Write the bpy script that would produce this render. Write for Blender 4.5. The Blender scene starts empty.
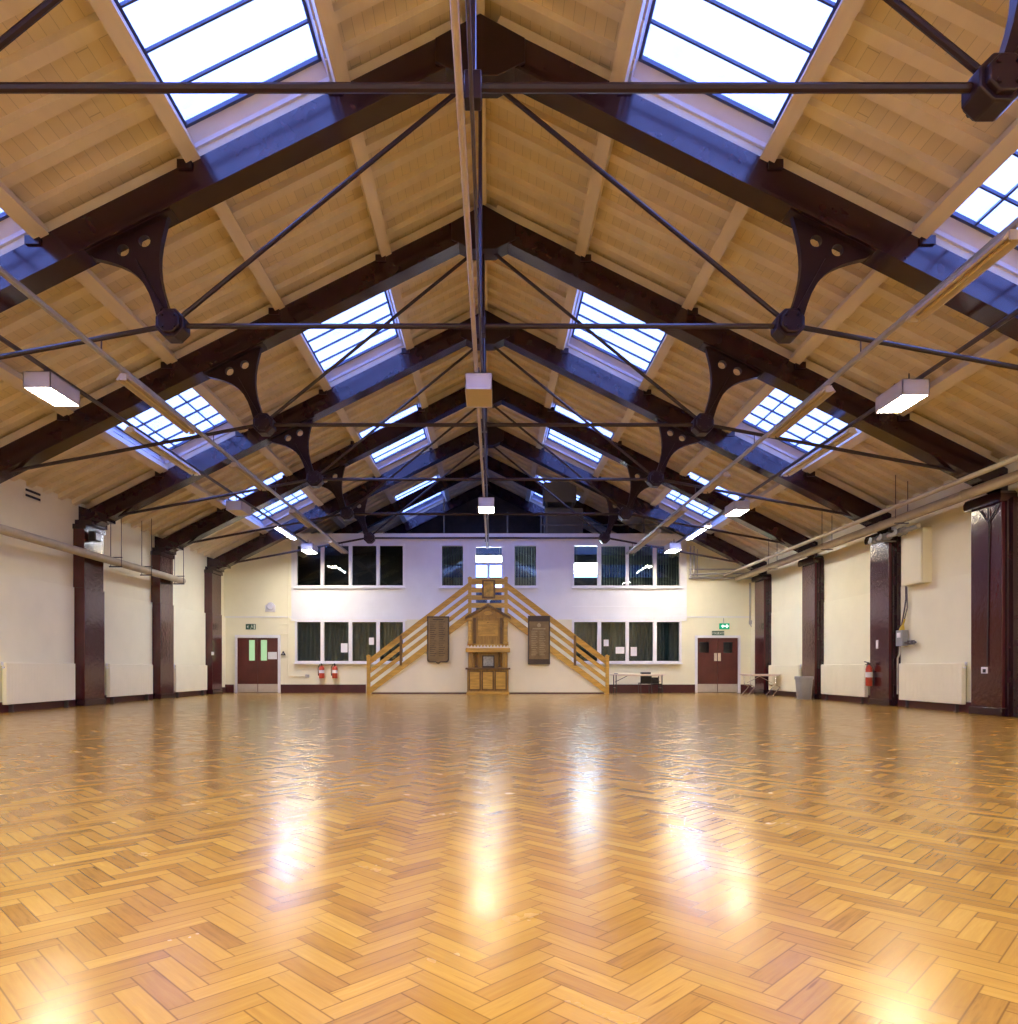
import bpy, bmesh, math, random
from mathutils import Vector, Matrix
R = math.radians
rng = random.Random(7)
SC = bpy.context.scene
COL = SC.collection

# ------------------------------------------------------------------ survey
F, CX, HY, EYE = 704.0, 491.0, 669.0, 0.92      # focal length and vanishing point of the survey, eye height
def WX(px, Y): return (px - CX) * Y / F
def WZ(py, Y): return EYE + (HY - py) * Y / F
XC = -0.15                      # centre line of the hall
WL, WR = -10.37, 10.10          # side walls
YE, YB, YG = 27.3, -6.0, 36.0   # end wall, wall behind the viewer, gable of the loft
ZE = 6.13                       # top of the end wall
BAY = 4.0
TY = [5.84] + [5.9 + BAY * i for i in range(1, 8)]      # truss lines
RID, SL = 9.95, 0.5             # top of rafters at the ridge, roof slope
CS = math.cos(math.atan(SL)); SN = math.sin(math.atan(SL))
def zt(d): return RID - SL * d              # top of the rafters
def zb(d): return RID + 0.27 - SL * d       # underside of the boarding
PD = [2.0, 4.08, 6.18, 8.2]                 # purlins, distance from the centre line

# ------------------------------------------------------------------ materials
def lin(c): return tuple((v / 255 / 12.92) if v / 255 <= .04045 else ((v / 255 + .055) / 1.055) ** 2.4 for v in c)
class NT:
    def __init__(s, name):
        s.m = bpy.data.materials.new(name); s.m.use_nodes = True
        s.t = s.m.node_tree; s.t.nodes.clear()
        s.out = s.t.nodes.new('ShaderNodeOutputMaterial')
    def n(s, typ, **kw):
        n = s.t.nodes.new(typ)
        for k, v in kw.items(): setattr(n, k, v)
        return n
    def l(s, a, b): s.t.links.new(a, b)
    def put(s, sock, v):
        if isinstance(v, bpy.types.NodeSocket): s.l(v, sock)
        else: sock.default_value = v
    def M(s, op, a, b=0.0, c=0.0):
        n = s.n('ShaderNodeMath', operation=op)
        s.put(n.inputs[0], a); s.put(n.inputs[1], b); s.put(n.inputs[2], c)
        return n.outputs[0]
    def mixc(s, f, a, b):
        n = s.n('ShaderNodeMix', data_type='RGBA')
        s.put(n.inputs[0], f)
        for i, v in ((6, a), (7, b)):
            if isinstance(v, bpy.types.NodeSocket): s.l(v, n.inputs[i])
            else: n.inputs[i].default_value = (*v, 1)
        return n.outputs[2]
    def noise(s, vec, scale, detail=3, rough=.5):
        n = s.n('ShaderNodeTexNoise'); n.inputs['Scale'].default_value = scale
        n.inputs['Detail'].default_value = detail; n.inputs['Roughness'].default_value = rough
        if vec is not None: s.l(vec, n.inputs['Vector'])
        return n.outputs['Fac']
    def coords(s): return s.n('ShaderNodeTexCoord').outputs['Object']
    def ramp(s, f, lo, hi):
        n = s.n('ShaderNodeMapRange'); s.put(n.inputs[0], f)
        n.inputs[1].default_value = lo; n.inputs[2].default_value = hi
        return n.outputs[0]

def paint(name, c, rough=.5, var=.08, scale=3.0, metal=0.0, bump=0.0, coat=0.0, stretch=(1, 1, 1), spec=.5, bscale=None):
    t = NT(name); co = t.coords()
    mp = t.n('ShaderNodeMapping'); mp.inputs['Scale'].default_value = stretch; t.l(co, mp.inputs[0])
    f = t.ramp(t.noise(mp.outputs[0], scale, 4, .6), .3, .7)
    base = lin(c); dark = tuple(v * (1 - 2 * var) for v in base); lite = tuple(min(1, v * (1 + var)) for v in base)
    b = t.n('ShaderNodeBsdfPrincipled')
    t.l(t.mixc(f, dark, lite), b.inputs['Base Color'])
    b.inputs['Roughness'].default_value = rough; b.inputs['Metallic'].default_value = metal
    b.inputs['Coat Weight'].default_value = coat; b.inputs['Coat Roughness'].default_value = .15
    b.inputs['Specular IOR Level'].default_value = spec
    if bump:
        bp = t.n('ShaderNodeBump'); bp.inputs['Strength'].default_value = bump; bp.inputs['Distance'].default_value = .02
        t.l(t.noise(mp.outputs[0], bscale or scale * 3, 3), bp.inputs['Height']); t.l(bp.outputs[0], b.inputs['Normal'])
    t.l(b.outputs[0], t.out.inputs[0])
    return t.m

def emit(name, c, strength):
    t = NT(name); e = t.n('ShaderNodeEmission')
    co = t.coords(); f = t.ramp(t.noise(co, 4, 2), .3, .7)
    t.l(t.mixc(f, tuple(v * .94 for v in lin(c)), lin(c)), e.inputs[0]); e.inputs[1].default_value = strength
    t.l(e.outputs[0], t.out.inputs[0])
    return t.m

def glass(name, tint=(1, 1, 1), refl=1.0, rough=.02, frost=0.0):
    t = NT(name)
    tr = t.n('ShaderNodeBsdfTransparent'); tr.inputs[0].default_value = (*tint, 1)
    gl = t.n('ShaderNodeBsdfGlossy'); gl.inputs['Roughness'].default_value = rough
    fr = t.n('ShaderNodeFresnel'); fr.inputs[0].default_value = 1.5
    co = t.coords(); nz = t.ramp(t.noise(co, 2.0, 2), .2, .8)
    k = t.M('MULTIPLY', fr.outputs[0], t.M('MULTIPLY_ADD', nz, .3 * refl, .85 * refl))
    base = tr.outputs[0]
    if frost:
        tl = t.n('ShaderNodeBsdfTranslucent'); tl.inputs[0].default_value = (*tint, 1)
        m0 = t.n('ShaderNodeMixShader'); m0.inputs[0].default_value = frost
        t.l(tr.outputs[0], m0.inputs[1]); t.l(tl.outputs[0], m0.inputs[2]); base = m0.outputs[0]
    mx = t.n('ShaderNodeMixShader'); t.l(k, mx.inputs[0]); t.l(base, mx.inputs[1]); t.l(gl.outputs[0], mx.inputs[2])
    t.l(mx.outputs[0], t.out.inputs[0])
    return t.m

def boarding(name, c):
    """painted boards running along the hall, with thin dark gaps and butt joints"""
    t = NT(name); co = t.coords()
    sp = t.n('ShaderNodeSeparateXYZ'); t.l(co, sp.inputs[0])
    s = t.M('DIVIDE', t.M('ABSOLUTE', t.M('SUBTRACT', sp.outputs[0], XC)), CS * .155)
    row = t.M('FLOOR', s); fr = t.M('FRACT', s)
    gap = t.M('LESS_THAN', fr, .045)
    off = t.n('ShaderNodeTexWhiteNoise', noise_dimensions='1D'); t.l(row, off.inputs['W'])
    yy = t.M('ADD', t.M('DIVIDE', sp.outputs[1], 3.4), off.outputs[0])
    butt = t.M('LESS_THAN', t.M('FRACT', yy), .004)
    line = t.M('MULTIPLY', t.M('MAXIMUM', gap, butt), .42)
    tone = t.n('ShaderNodeTexWhiteNoise', noise_dimensions='2D')
    cb = t.n('ShaderNodeCombineXYZ'); t.l(row, cb.inputs[0]); t.l(t.M('FLOOR', yy), cb.inputs[1]); t.l(cb.outputs[0], tone.inputs['Vector'])
    base = lin(c)
    col = t.mixc(tone.outputs[0], tuple(v * .90 for v in base), base)
    col = t.mixc(t.M('MULTIPLY', t.ramp(t.noise(co, 1.1, 4), .4, .8), .35), col, tuple(v * .78 for v in base))
    col = t.mixc(line, col, tuple(v * .25 for v in base))
    b = t.n('ShaderNodeBsdfPrincipled'); t.l(col, b.inputs['Base Color']); b.inputs['Roughness'].default_value = .55
    t.l(b.outputs[0], t.out.inputs[0])
    return t.m

def herringbone(name):
    t = NT(name); co = t.coords()
    sp = t.n('ShaderNodeSeparateXYZ'); t.l(co, sp.inputs[0])
    W = .0725; n = 4
    k = 1 / (math.sqrt(2) * W)
    u = t.M('ADD', t.M('MULTIPLY', t.M('ADD', sp.outputs[0], sp.outputs[1]), k), 4000)
    v = t.M('ADD', t.M('MULTIPLY', t.M('SUBTRACT', sp.outputs[1], sp.outputs[0]), k), 4000)
    i, j = t.M('FLOOR', u), t.M('FLOOR', v); fu, fv = t.M('FRACT', u), t.M('FRACT', v)
    d = t.M('MODULO', t.M('ADD', t.M('SUBTRACT', i, j), 8 * 2000), 2 * n)
    hor = t.M('LESS_THAN', d, n - .5)
    ver = t.M('SUBTRACT', 1.0, hor)
    # along / across position inside the block
    ha, hc = t.M('ADD', d, fu), fv
    va, vc = t.M('ADD', t.M('SUBTRACT', 2 * n - 1, d), fv), fu
    def sel(a, b): return t.M('ADD', t.M('MULTIPLY', a, hor), t.M('MULTIPLY', b, ver))
    al, ac = sel(ha, va), sel(hc, vc)
    ia = sel(t.M('SUBTRACT', i, d), i)
    ib = sel(j, t.M('SUBTRACT', j, t.M('SUBTRACT', 2 * n - 1, d)))
    ea = t.M('MINIMUM', al, t.M('SUBTRACT', float(n), al)); ec = t.M('MINIMUM', ac, t.M('SUBTRACT', 1.0, ac))
    edge = t.M('MINIMUM', ea, ec)
    gap = t.M('SUBTRACT', 1.0, t.ramp(edge, .012, .05))
    cid = t.n('ShaderNodeCombineXYZ'); t.l(ia, cid.inputs[0]); t.l(ib, cid.inputs[1]); t.l(hor, cid.inputs[2])
    wn = t.n('ShaderNodeTexWhiteNoise', noise_dimensions='3D'); t.l(cid.outputs[0], wn.inputs['Vector'])
    rnd = wn.outputs['Value']
    sc = t.n('ShaderNodeSeparateColor'); t.l(wn.outputs['Color'], sc.inputs[0])
    # grain stretched along the block
    gv = t.n('ShaderNodeCombineXYZ')
    t.l(t.M('ADD', t.M('MULTIPLY', al, .12), t.M('MULTIPLY', rnd, 91.0)), gv.inputs[0]); t.l(t.M('MULTIPLY', ac, 1.6), gv.inputs[1]); t.l(t.M('MULTIPLY', sc.outputs[1], 37.0), gv.inputs[2])
    grain = t.noise(gv.outputs[0], 3.0, 4, .6)
    cr = t.n('ShaderNodeValToRGB'); el = cr.color_ramp.elements
    cols = [(0.0, (112, 78, 28)), (.22, (148, 108, 42)), (.55, (164, 124, 48)), (.82, (176, 136, 54)), (1.0, (190, 152, 66))]
    el[0].position, el[0].color = cols[0][0], (*lin(cols[0][1]), 1)
    el[1].position, el[1].color = cols[-1][0], (*lin(cols[-1][1]), 1)
    for p, c in cols[1:-1]:
        e = el.new(p); e.color = (*lin(c), 1)
    t.l(t.M('ADD', t.M('MULTIPLY', rnd, .62), t.M('MULTIPLY', t.ramp(grain, .25, .75), .38)), cr.inputs[0])
    col = cr.outputs[0]
    worn = t.ramp(t.noise(co, .45, 4, .6), .42, .72)
    col = t.mixc(t.M('MULTIPLY', worn, .30), col, lin((176, 126, 66)))
    knots = t.ramp(t.noise(gv.outputs[0], 1.9, 2, .4), .70, .78)
    col = t.mixc(t.M('MULTIPLY', knots, .55), col, lin((92, 50, 20)))
    blot = t.ramp(t.noise(co, 5.0, 5, .7), .66, .80)
    col = t.mixc(t.M('MULTIPLY', blot, .42), col, lin((110, 62, 28)))
    col = t.mixc(t.M('MULTIPLY', gap, .6), col, lin((70, 36, 14)))
    b = t.n('ShaderNodeBsdfPrincipled'); t.l(col, b.inputs['Base Color'])
    rg = t.M('ADD', .13, t.M('MULTIPLY', t.noise(co, 3.0, 4, .6), .15))
    t.l(t.M('ADD', rg, t.M('MULTIPLY', sc.outputs[0], .05)), b.inputs['Roughness'])
    b.inputs['Specular IOR Level'].default_value = .55
    # each block lies a hair out of true, plus slow waves in the varnish
    geo = t.n('ShaderNodeNewGeometry')
    tl = t.n('ShaderNodeCombineXYZ')
    t.l(t.M('MULTIPLY', t.M('SUBTRACT', sc.outputs[0], .5), .0022), tl.inputs[0]); t.l(t.M('MULTIPLY', t.M('SUBTRACT', sc.outputs[2], .5), .003), tl.inputs[1])
    va_ = t.n('ShaderNodeVectorMath', operation='ADD'); t.l(geo.outputs['Normal'], va_.inputs[0]); t.l(tl.outputs[0], va_.inputs[1])
    nm = t.n('ShaderNodeVectorMath', operation='NORMALIZE'); t.l(va_.outputs[0], nm.inputs[0])
    bp = t.n('ShaderNodeBump'); bp.inputs['Strength'].default_value = .18; bp.inputs['Distance'].default_value = .01
    hgt = t.M('ADD', t.M('MULTIPLY', t.noise(co, 3.5, 2), .8), t.M('MULTIPLY', t.M('SUBTRACT', 1.0, gap), .02))
    t.l(hgt, bp.inputs['Height']); t.l(nm.outputs[0], bp.inputs['Normal']); t.l(bp.outputs[0], b.inputs['Normal'])
    t.l(b.outputs[0], t.out.inputs[0])
    return t.m

MT = {}
def setup_materials():
    m = MT
    m['floor'] = herringbone('parquet')
    m['boards'] = boarding('ceiling_boards', (228, 214, 184))
    m['beam'] = paint('cream_timber', (232, 220, 196), .5, .06, 2, stretch=(1, .2, 1))
    m['maroon'] = paint('maroon_gloss', (48, 21, 31), .16, .12, 2.5, bump=.04, coat=.12, bscale=9)
    m['maroon_brick'] = paint('maroon_gloss_brickwork', (72, 26, 30), .16, .12, 2.0, bump=.28, coat=.3, bscale=9)
    m['iron'] = paint('maroon_iron', (40, 18, 27), .34, .12, 4, bump=.05)
    m['wall'] = paint('cream_wall', (242, 237, 210), .55, .03, .8, bump=.04, bscale=14)
    m['wall_lo'] = paint('cream_wall_lining', (245, 241, 214), .5, .03, .7)
    m['white'] = paint('white_paint', (232, 232, 238), .5, .03, 1.0)
    m['upvc'] = paint('white_window_frame', (236, 236, 242), .35, .02, 2)
    m['skirt'] = paint('maroon_skirting', (74, 28, 34), .35, .08, 3)
    m['rad'] = paint('cream_radiator', (248, 243, 216), .35, .02, 1.5)
    m['duct'] = paint('grey_beige_lagging', (182, 170, 146), .5, .08, 3, bump=.05)
    m['steel'] = paint('galvanised_steel', (178, 176, 178), .4, .08, 6, metal=.5)
    m['dsteel'] = paint('dark_steel', (92, 84, 88), .45, .1, 5, metal=.4)
    m['chrome'] = paint('chrome', (220, 220, 224), .15, .03, 5, metal=1)
    m['lamp_box'] = paint('lamp_housing', (214, 212, 226), .4, .03, 3)
    m['batten'] = paint('batten_beige', (196, 184, 174), .5, .05, 4)
    m['diff_on'] = emit('lamp_diffuser_lit', (255, 240, 206), 145)
    m['diff_off'] = paint('lamp_diffuser_unlit', (206, 190, 160), .4, .03, 4)
    m['tube_on'] = emit('fluorescent_lit', (236, 244, 255), 240)
    m['office_on'] = emit('office_lamp_lit', (240, 246, 255), 50)
    m['glassroof'] = glass('rooflight_glass', (.96, .98, 1), .6, .05, .25)
    m['glass'] = glass('window_glass', (.86, .93, .92), .9, .01)
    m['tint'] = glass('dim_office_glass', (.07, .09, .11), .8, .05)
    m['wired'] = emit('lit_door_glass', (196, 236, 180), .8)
    m['darkbar'] = paint('dark_glazing_bar', (70, 76, 104), .4, .08, 4)
    m['curb'] = paint('white_rooflight_reveal', (226, 226, 236), .45, .03, 2)
    m['oak'] = paint('golden_oak', (204, 158, 66), .35, .16, 2.0, bump=.05, stretch=(1, 6, 6))
    m['oak2'] = paint('carved_oak', (172, 130, 54), .38, .18, 2.4, bump=.08, stretch=(6, 6, 1))
    m['oak3'] = paint('dark_oak_moulding', (112, 80, 34), .4, .16, 3)
    m['walnut'] = paint('dark_walnut', (58, 38, 30), .35, .15, 4, stretch=(5, 5, 1))
    m['bronze'] = paint('bronze_plate', (122, 100, 68), .35, .16, 4, metal=.3, bump=.08, bscale=30)
    m['bronze_hi'] = paint('worn_bronze', (164, 146, 112), .4, .1, 8, metal=.3)
    m['creamstep'] = paint('cream_stair_wall', (250, 240, 206), .5, .02, 1.2)
    m['tile'] = paint('pale_zigzag', (236, 222, 196), .4, .04, 6)
    m['door'] = paint('maroon_door', (92, 42, 38), .35, .15, 1.6)
    m['kick'] = paint('steel_kick_plate', (206, 196, 186), .35, .04, 6, metal=.3)
    m['black'] = paint('black_plastic', (24, 24, 26), .4, .1, 6)
    m['grey'] = paint('grey_plastic', (150, 152, 156), .5, .05, 4)
    m['red'] = paint('extinguisher_red', (196, 74, 48), .3, .06, 5)
    m['paper'] = paint('paper', (236, 236, 240), .7, .02, 10)
    m['curtain'] = paint('dark_teal_curtain', (28, 54, 60), .8, .22, 2.2, stretch=(5, 5, .15))
    m['blind'] = paint('grey_green_blind', (128, 140, 128), .7, .12, 2)
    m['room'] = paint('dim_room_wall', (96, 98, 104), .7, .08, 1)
    m['roomw'] = paint('pale_room_wall', (205, 205, 208), .7, .05, 1)
    m['loft'] = paint('dark_loft_brick', (86, 74, 70), .8, .15, 2, bump=.2)
    m['loftgrey'] = paint('loft_grey_panel', (120, 120, 122), .5, .08, 2)
    m['green'] = emit('lit_green_sign', (0, 170, 120), 1.0)
    m['signw'] = emit('lit_white_sign', (255, 255, 255), 1.6)
    m['gsign'] = paint('green_sign', (58, 92, 74), .5, .05, 5)
    m['wsign'] = paint('white_sign_print', (214, 220, 206), .5, .03, 5)
    m['gold'] = paint('gilt_picture', (206, 160, 60), .4, .35, 5, bump=.1)
    m['yellow'] = paint('yellow_pipe', (206, 176, 50), .5, .08, 5)
    m['table'] = paint('pale_table_top', (236, 222, 208), .4, .03, 4)
    m['lead'] = paint('grey_plaque', (172, 172, 168), .5, .2, 14)

# ------------------------------------------------------------------ mesh building
class MB:
    def __init__(s): s.v, s.f = [], []
    def add(s, vs, fs):
        k = len(s.v); s.v += [tuple(p) for p in vs]; s.f += [tuple(i + k for i in f) for f in fs]; return s
    def box(s, x0, x1, y0, y1, z0, z1):
        v = [(x, y, z) for x in (x0, x1) for y in (y0, y1) for z in (z0, z1)]
        return s.add(v, [(0, 1, 3, 2), (4, 6, 7, 5), (0, 4, 5, 1), (2, 3, 7, 6), (0, 2, 6, 4), (1, 5, 7, 3)])
    def obox(s, c, ax, ay, az, hx, hy, hz):
        c, ax, ay, az = map(Vector, (c, ax, ay, az))
        v = [c + ax * (i * hx) + ay * (j * hy) + az * (k * hz) for i in (-1, 1) for j in (-1, 1) for k in (-1, 1)]
        return s.add(v, [(0, 1, 3, 2), (4, 6, 7, 5), (0, 4, 5, 1), (2, 3, 7, 6), (0, 2, 6, 4), (1, 5, 7, 3)])
    def bar(s, p, q, w, h, up=(0, 0, 1)):
        p, q = Vector(p), Vector(q); d = (q - p); L = d.length; d.normalize()
        sd = d.cross(Vector(up)); sd = sd.normalized() if sd.length > 1e-6 else Vector((1, 0, 0))
        return s.obox((p + q) / 2, d, sd, d.cross(sd), L / 2, w / 2, h / 2)
    def tube(s, pts, r, n=10):
        pts = [Vector(p) for p in pts]; rings = []
        up = None
        for i, p in enumerate(pts):
            a = pts[max(i - 1, 0)]; b = pts[min(i + 1, len(pts) - 1)]
            d = (b - a).normalized()
            if up is None: up = Vector((0, 0, 1)) if abs(d.z) < .9 else Vector((1, 0, 0))
            e = d.cross(up).normalized(); g = e.cross(d).normalized(); up = g
            rr = r[i] if isinstance(r, (list, tuple)) else r
            rings.append([p + (e * math.cos(2 * math.pi * k / n) + g * math.sin(2 * math.pi * k / n)) * rr for k in range(n)])
        v = [q for ring in rings for q in ring]; f = []
        for i in range(len(pts) - 1):
            for k in range(n):
                f.append((i * n + k, i * n + (k + 1) % n, (i + 1) * n + (k + 1) % n, (i + 1) * n + k))
        f.append(tuple(range(n - 1, -1, -1))); f.append(tuple((len(pts) - 1) * n + k for k in range(n)))
        return s.add(v, f)
    def prism(s, poly, a0, a1, ax='y'):
        """polygon of two coordinates extruded along the third axis"""
        def P(p, a): return {'y': (p[0], a, p[1]), 'x': (a, p[0], p[1]), 'z': (p[0], p[1], a)}[ax]
        n = len(poly); v = [P(p, a0) for p in poly] + [P(p, a1) for p in poly]
        f = [tuple(range(n)), tuple(range(2 * n - 1, n - 1, -1))] + [(i, i + n, (i + 1) % n + n, (i + 1) % n) for i in range(n)]
        return s.add(v, f)
    def holed(s, outer, holes, a0, a1):
        """XZ outline with holes extruded along Y"""
        bm = bmesh.new()
        for lp in [outer] + holes:
            vs = [bm.verts.new((p[0], a0, p[1])) for p in lp]
            for i in range(len(vs)): bm.edges.new((vs[i], vs[(i + 1) % len(vs)]))
        bmesh.ops.triangle_fill(bm, use_beauty=True, edges=bm.edges[:])
        ex = bmesh.ops.extrude_face_region(bm, geom=bm.faces[:])
        bmesh.ops.translate(bm, verts=[e for e in ex['geom'] if isinstance(e, bmesh.types.BMVert)], vec=(0, a1 - a0, 0))
        bm.verts.index_update()
        s.add([v.co[:] for v in bm.verts], [[v.index for v in f.verts] for f in bm.faces]); bm.free(); return s
    def lathe(s, prof, c, n=16):
        v = []; f = []
        for r, z in prof: v += [(c[0] + r * math.cos(2 * math.pi * k / n), c[1] + r * math.sin(2 * math.pi * k / n), c[2] + z) for k in range(n)]
        for i in range(len(prof) - 1):
            for k in range(n): f.append((i * n + k, i * n + (k + 1) % n, (i + 1) * n + (k + 1) % n, (i + 1) * n + k))
        f.append(tuple(range(n - 1, -1, -1))); f.append(tuple((len(prof) - 1) * n + k for k in range(n)))
        return s.add(v, f)
    def wallgrid(s, u0, u1, z0, z1, holes, a0, a1, ax='y'):
        """slab with rectangular openings: u along the wall, a0..a1 its thickness"""
        us = sorted({u0, u1, *[min(max(h[i], u0), u1) for h in holes for i in (0, 1)]})
        zs = sorted({z0, z1, *[min(max(h[i], z0), z1) for h in holes for i in (2, 3)]})
        for i in range(len(us) - 1):
            run = None
            for k in range(len(zs)):
                solid = k < len(zs) - 1 and not any(h[0] < (us[i] + us[i + 1]) / 2 < h[1] and h[2] < (zs[k] + zs[k + 1]) / 2 < h[3] for h in holes)
                if solid and run is None: run = zs[k]
                if not solid and run is not None:
                    if ax == 'y': s.box(us[i], us[i + 1], a0, a1, run, zs[k])
                    else: s.box(a0, a1, us[i], us[i + 1], run, zs[k])
                    run = None
        return s

def obj(name, mb, mat, parent=None, origin=None, bevel=0.0):
    o0 = Vector(parent['_o']) if parent is not None and '_o' in parent else (Vector(origin) if origin is not None else Vector((0, 0, 0)))
    me = bpy.data.meshes.new(name)
    me.from_pydata([tuple(Vector(v) - o0) for v in mb.v], [], mb.f); me.update()
    bm = bmesh.new(); bm.from_mesh(me); bmesh.ops.recalc_face_normals(bm, faces=bm.faces[:]); bm.to_mesh(me); bm.free()
    me.polygons.foreach_set('use_smooth', [True] * len(me.polygons)); me.set_sharp_from_angle(angle=R(32))
    me.materials.append(MT[mat] if isinstance(mat, str) else mat)
    o = bpy.data.objects.new(name, me); COL.objects.link(o)
    if parent is not None:
        o.parent = parent
        if o0 != Vector(parent['_o']): pass
        o['_o'] = parent['_o'][:]
    else:
        o.location = o0; o['_o'] = tuple(o0)
    if bevel:
        b = o.modifiers.new('bevel', 'BEVEL'); b.width = bevel; b.segments = 2; b.limit_method = 'ANGLE'
    return o
def tag(o, label=None, cat=None, group=None, kind=None):
    if label: o['label'] = label
    if cat: o['category'] = cat
    if group: o['group'] = group
    if kind: o['kind'] = kind
    return o
def thing(name, label, cat, loc, group=None, kind=None):
    o = bpy.data.objects.new(name, None); COL.objects.link(o); o.empty_display_size = .2
    o.location = loc; o['_o'] = tuple(loc)
    return tag(o, label, cat, group, kind or 'thing')
def struct(name, mb, mat, label=None, origin=None, cat=None):
    o = obj(name, mb, mat, None, origin); return tag(o, label, cat, kind='structure')
KIDS = {}
def children(o): return [c for c in bpy.data.objects if c.parent == o]
def copy_tree(src, loc, label, parts=None):
    r = src.copy(); COL.objects.link(r); r.location = loc; r['label'] = label; r['_o'] = tuple(loc)
    for c in (parts if parts is not None else children(src)):
        d = c.copy(); COL.objects.link(d); d.parent = r
        for g in children(c):
            e = g.copy(); COL.objects.link(e); e.parent = d
    return r
setup_materials()
ORD = ['first', 'second', 'third', 'fourth', 'fifth', 'sixth', 'seventh']

# ================================================================== SHELL
struct('floor', MB().box(WL - .3, WR + .3, YB - .3, YE + 5, -.2, 0), 'floor', 'golden herringbone parquet floor of the hall', cat='floor')

# skylight openings: (bay start truss index, d range, y range)
SKY = []
for i, (ya, yb) in ((0, (6.15, 9.78)), (2, (14.35, 17.78)), (4, (21.60, 25.60))):
    for a, b in ((PD[0] + .12, PD[1] - .10), (PD[2] + .10, PD[3] - .10)): SKY.append((i, a, b, ya, yb))
SKY.append((5, PD[0] + .12, PD[1] - .10, 29.6, 33.72))
SKYB = [(-1, a, b, -1.9, 1.4) for a, b in ((PD[0] + .12, PD[1] - .10), (PD[2] + .10, PD[3] - .10))]
DMAX = 10.62
def roofpt(side, d, y, up=0.0):
    """point on the underside of the boarding, lifted up square to the slope"""
    return Vector((XC + side * (d + up * SN), y, zb(d) + up * CS))
for side, nm in ((-1, 'left'), (1, 'right')):
    m = MB()
    holes = [(h[3], h[4], h[1], h[2]) for h in SKY + SKYB]
    ys = sorted({YB - .3, YG + .3, *[h[0] for h in holes], *[h[1] for h in holes]})
    ds = sorted({-.02, DMAX, *[h[2] for h in holes], *[h[3] for h in holes]})
    for i in range(len(ys) - 1):
        for k in range(len(ds) - 1):
            cy, cd = (ys[i] + ys[i + 1]) / 2, (ds[k] + ds[k + 1]) / 2
            if any(h[0] < cy < h[1] and h[2] < cd < h[3] for h in holes): continue
            p = [roofpt(side, d, y, u) for d in (ds[k], ds[k + 1]) for y in (ys[i], ys[i + 1]) for u in (0, .06)]
            m.add(p, [(0, 1, 3, 2), (4, 6, 7, 5), (0, 4, 5, 1), (2, 3, 7, 6), (0, 2, 6, 4), (1, 5, 7, 3)])
    ce = struct('ceiling_' + nm, m, 'boards', 'cream painted boarded roof slope on the %s side' % nm, cat='ceiling')
    # common rafters: narrow painted timbers running down the slope under the boards
    m = MB()
    y = YB + .1
    sl = Vector((side * CS, 0, -SN)); nr = Vector((side * SN, 0, CS))
    while y < YG:
        segs = [(0.0, DMAX - .2)]
        for h in holes:
            if h[0] - .05 < y < h[1] + .05:
                segs = [s2 for a, b in segs for s2 in (((a, h[2]), (h[3], b)) if a < h[2] and b > h[3] else ((a, b),))]
        for a, b in segs:
            c = (roofpt(side, a, y) + roofpt(side, b, y)) / 2 - nr * .05
            m.obox(c, sl, (0, 1, 0), nr, (b - a) / 2 / CS, .085, .05)
        y += .571
    obj('rafter_slats', m, 'beam', ce)
    for d in PD:
        c = roofpt(side, d, 0) - nr * .185
        m = MB().obox(Vector((c.x, (YB + YG) / 2, c.z)), sl, (0, 1, 0), nr, .105, (YG - YB) / 2, .085)
        obj('purlin', m, 'beam', ce)
    # packing plank along the top of each truss, broken where a rooflight passes over it
    for ty in TY:
        segs = [(0.3, 10.0)]
        for h in holes:
            if h[0] < ty < h[1]:
                segs = [s2 for a, b in segs for s2 in (((a, h[2] - .1), (h[3] + .1, b)) if a < h[2] and b > h[3] else ((a, b),))]
        m = MB()
        for a, b in segs:
            c = (roofpt(side, a, ty) + roofpt(side, b, ty)) / 2 - nr * .118
            m.obox(c, sl, (0, 1, 0), nr, (b - a) / 2 / CS, .08, .08)
        obj('packing_plank', m, 'beam', ce)
m = MB().box(XC - .06, XC + .06, YB, YG, RID + .02, RID + .30)
o = struct('trim_1', m, 'beam', 'cream ridge board along the top of the roof', cat='ridge board')

EAVE = zb(10.2)
# side walls, with a proud lining up to head height plus between the columns
m = MB().box(WL - .3, WL, YB - .3, YG + .3, 0, zb(XC - WL) + .03); wl = struct('wall_left', m, 'wall', 'cream side wall on the left between maroon columns', cat='wall')
m = MB().box(WR, WR + .3, YB - .3, YG + .3, 0, zb(WR - XC) + .03); wr = struct('wall_right', m, 'wall', 'cream side wall on the right behind the heating pipes', cat='wall')
for nm, w, x0, x1 in (('left', wl, WL, WL + .07), ('right', wr, WR - .015, WR)):
    lin_ = MB(); sk = MB()
    gp_ = .50 if nm == 'left' else .57
    edges = [YB] + [t for ty in TY[:6] for t in (ty - gp_, ty + gp_)] + [YE]
    for a, b in zip(edges[0::2], edges[1::2]):
        if b > YB: lin_.box(x0, x1, max(a, YB), b, .22, 2.94)
        if nm == 'left': sk.box(WL, WL + .10, a, b, 0, .22)
        else: sk.box(WR - .08, WR, a, b, 0, .22)
    obj('wall_lining', lin_, 'wall_lo', w)
    struct('baseboard_' + nm, sk, 'skirt', 'maroon skirting along the %s wall' % nm, cat='skirting')
struct('wall_back', MB().box(WL - .3, WR + .3, YB - .3, YB, 0, 10.3), 'wall', 'cream wall closing the hall', cat='wall')

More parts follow.
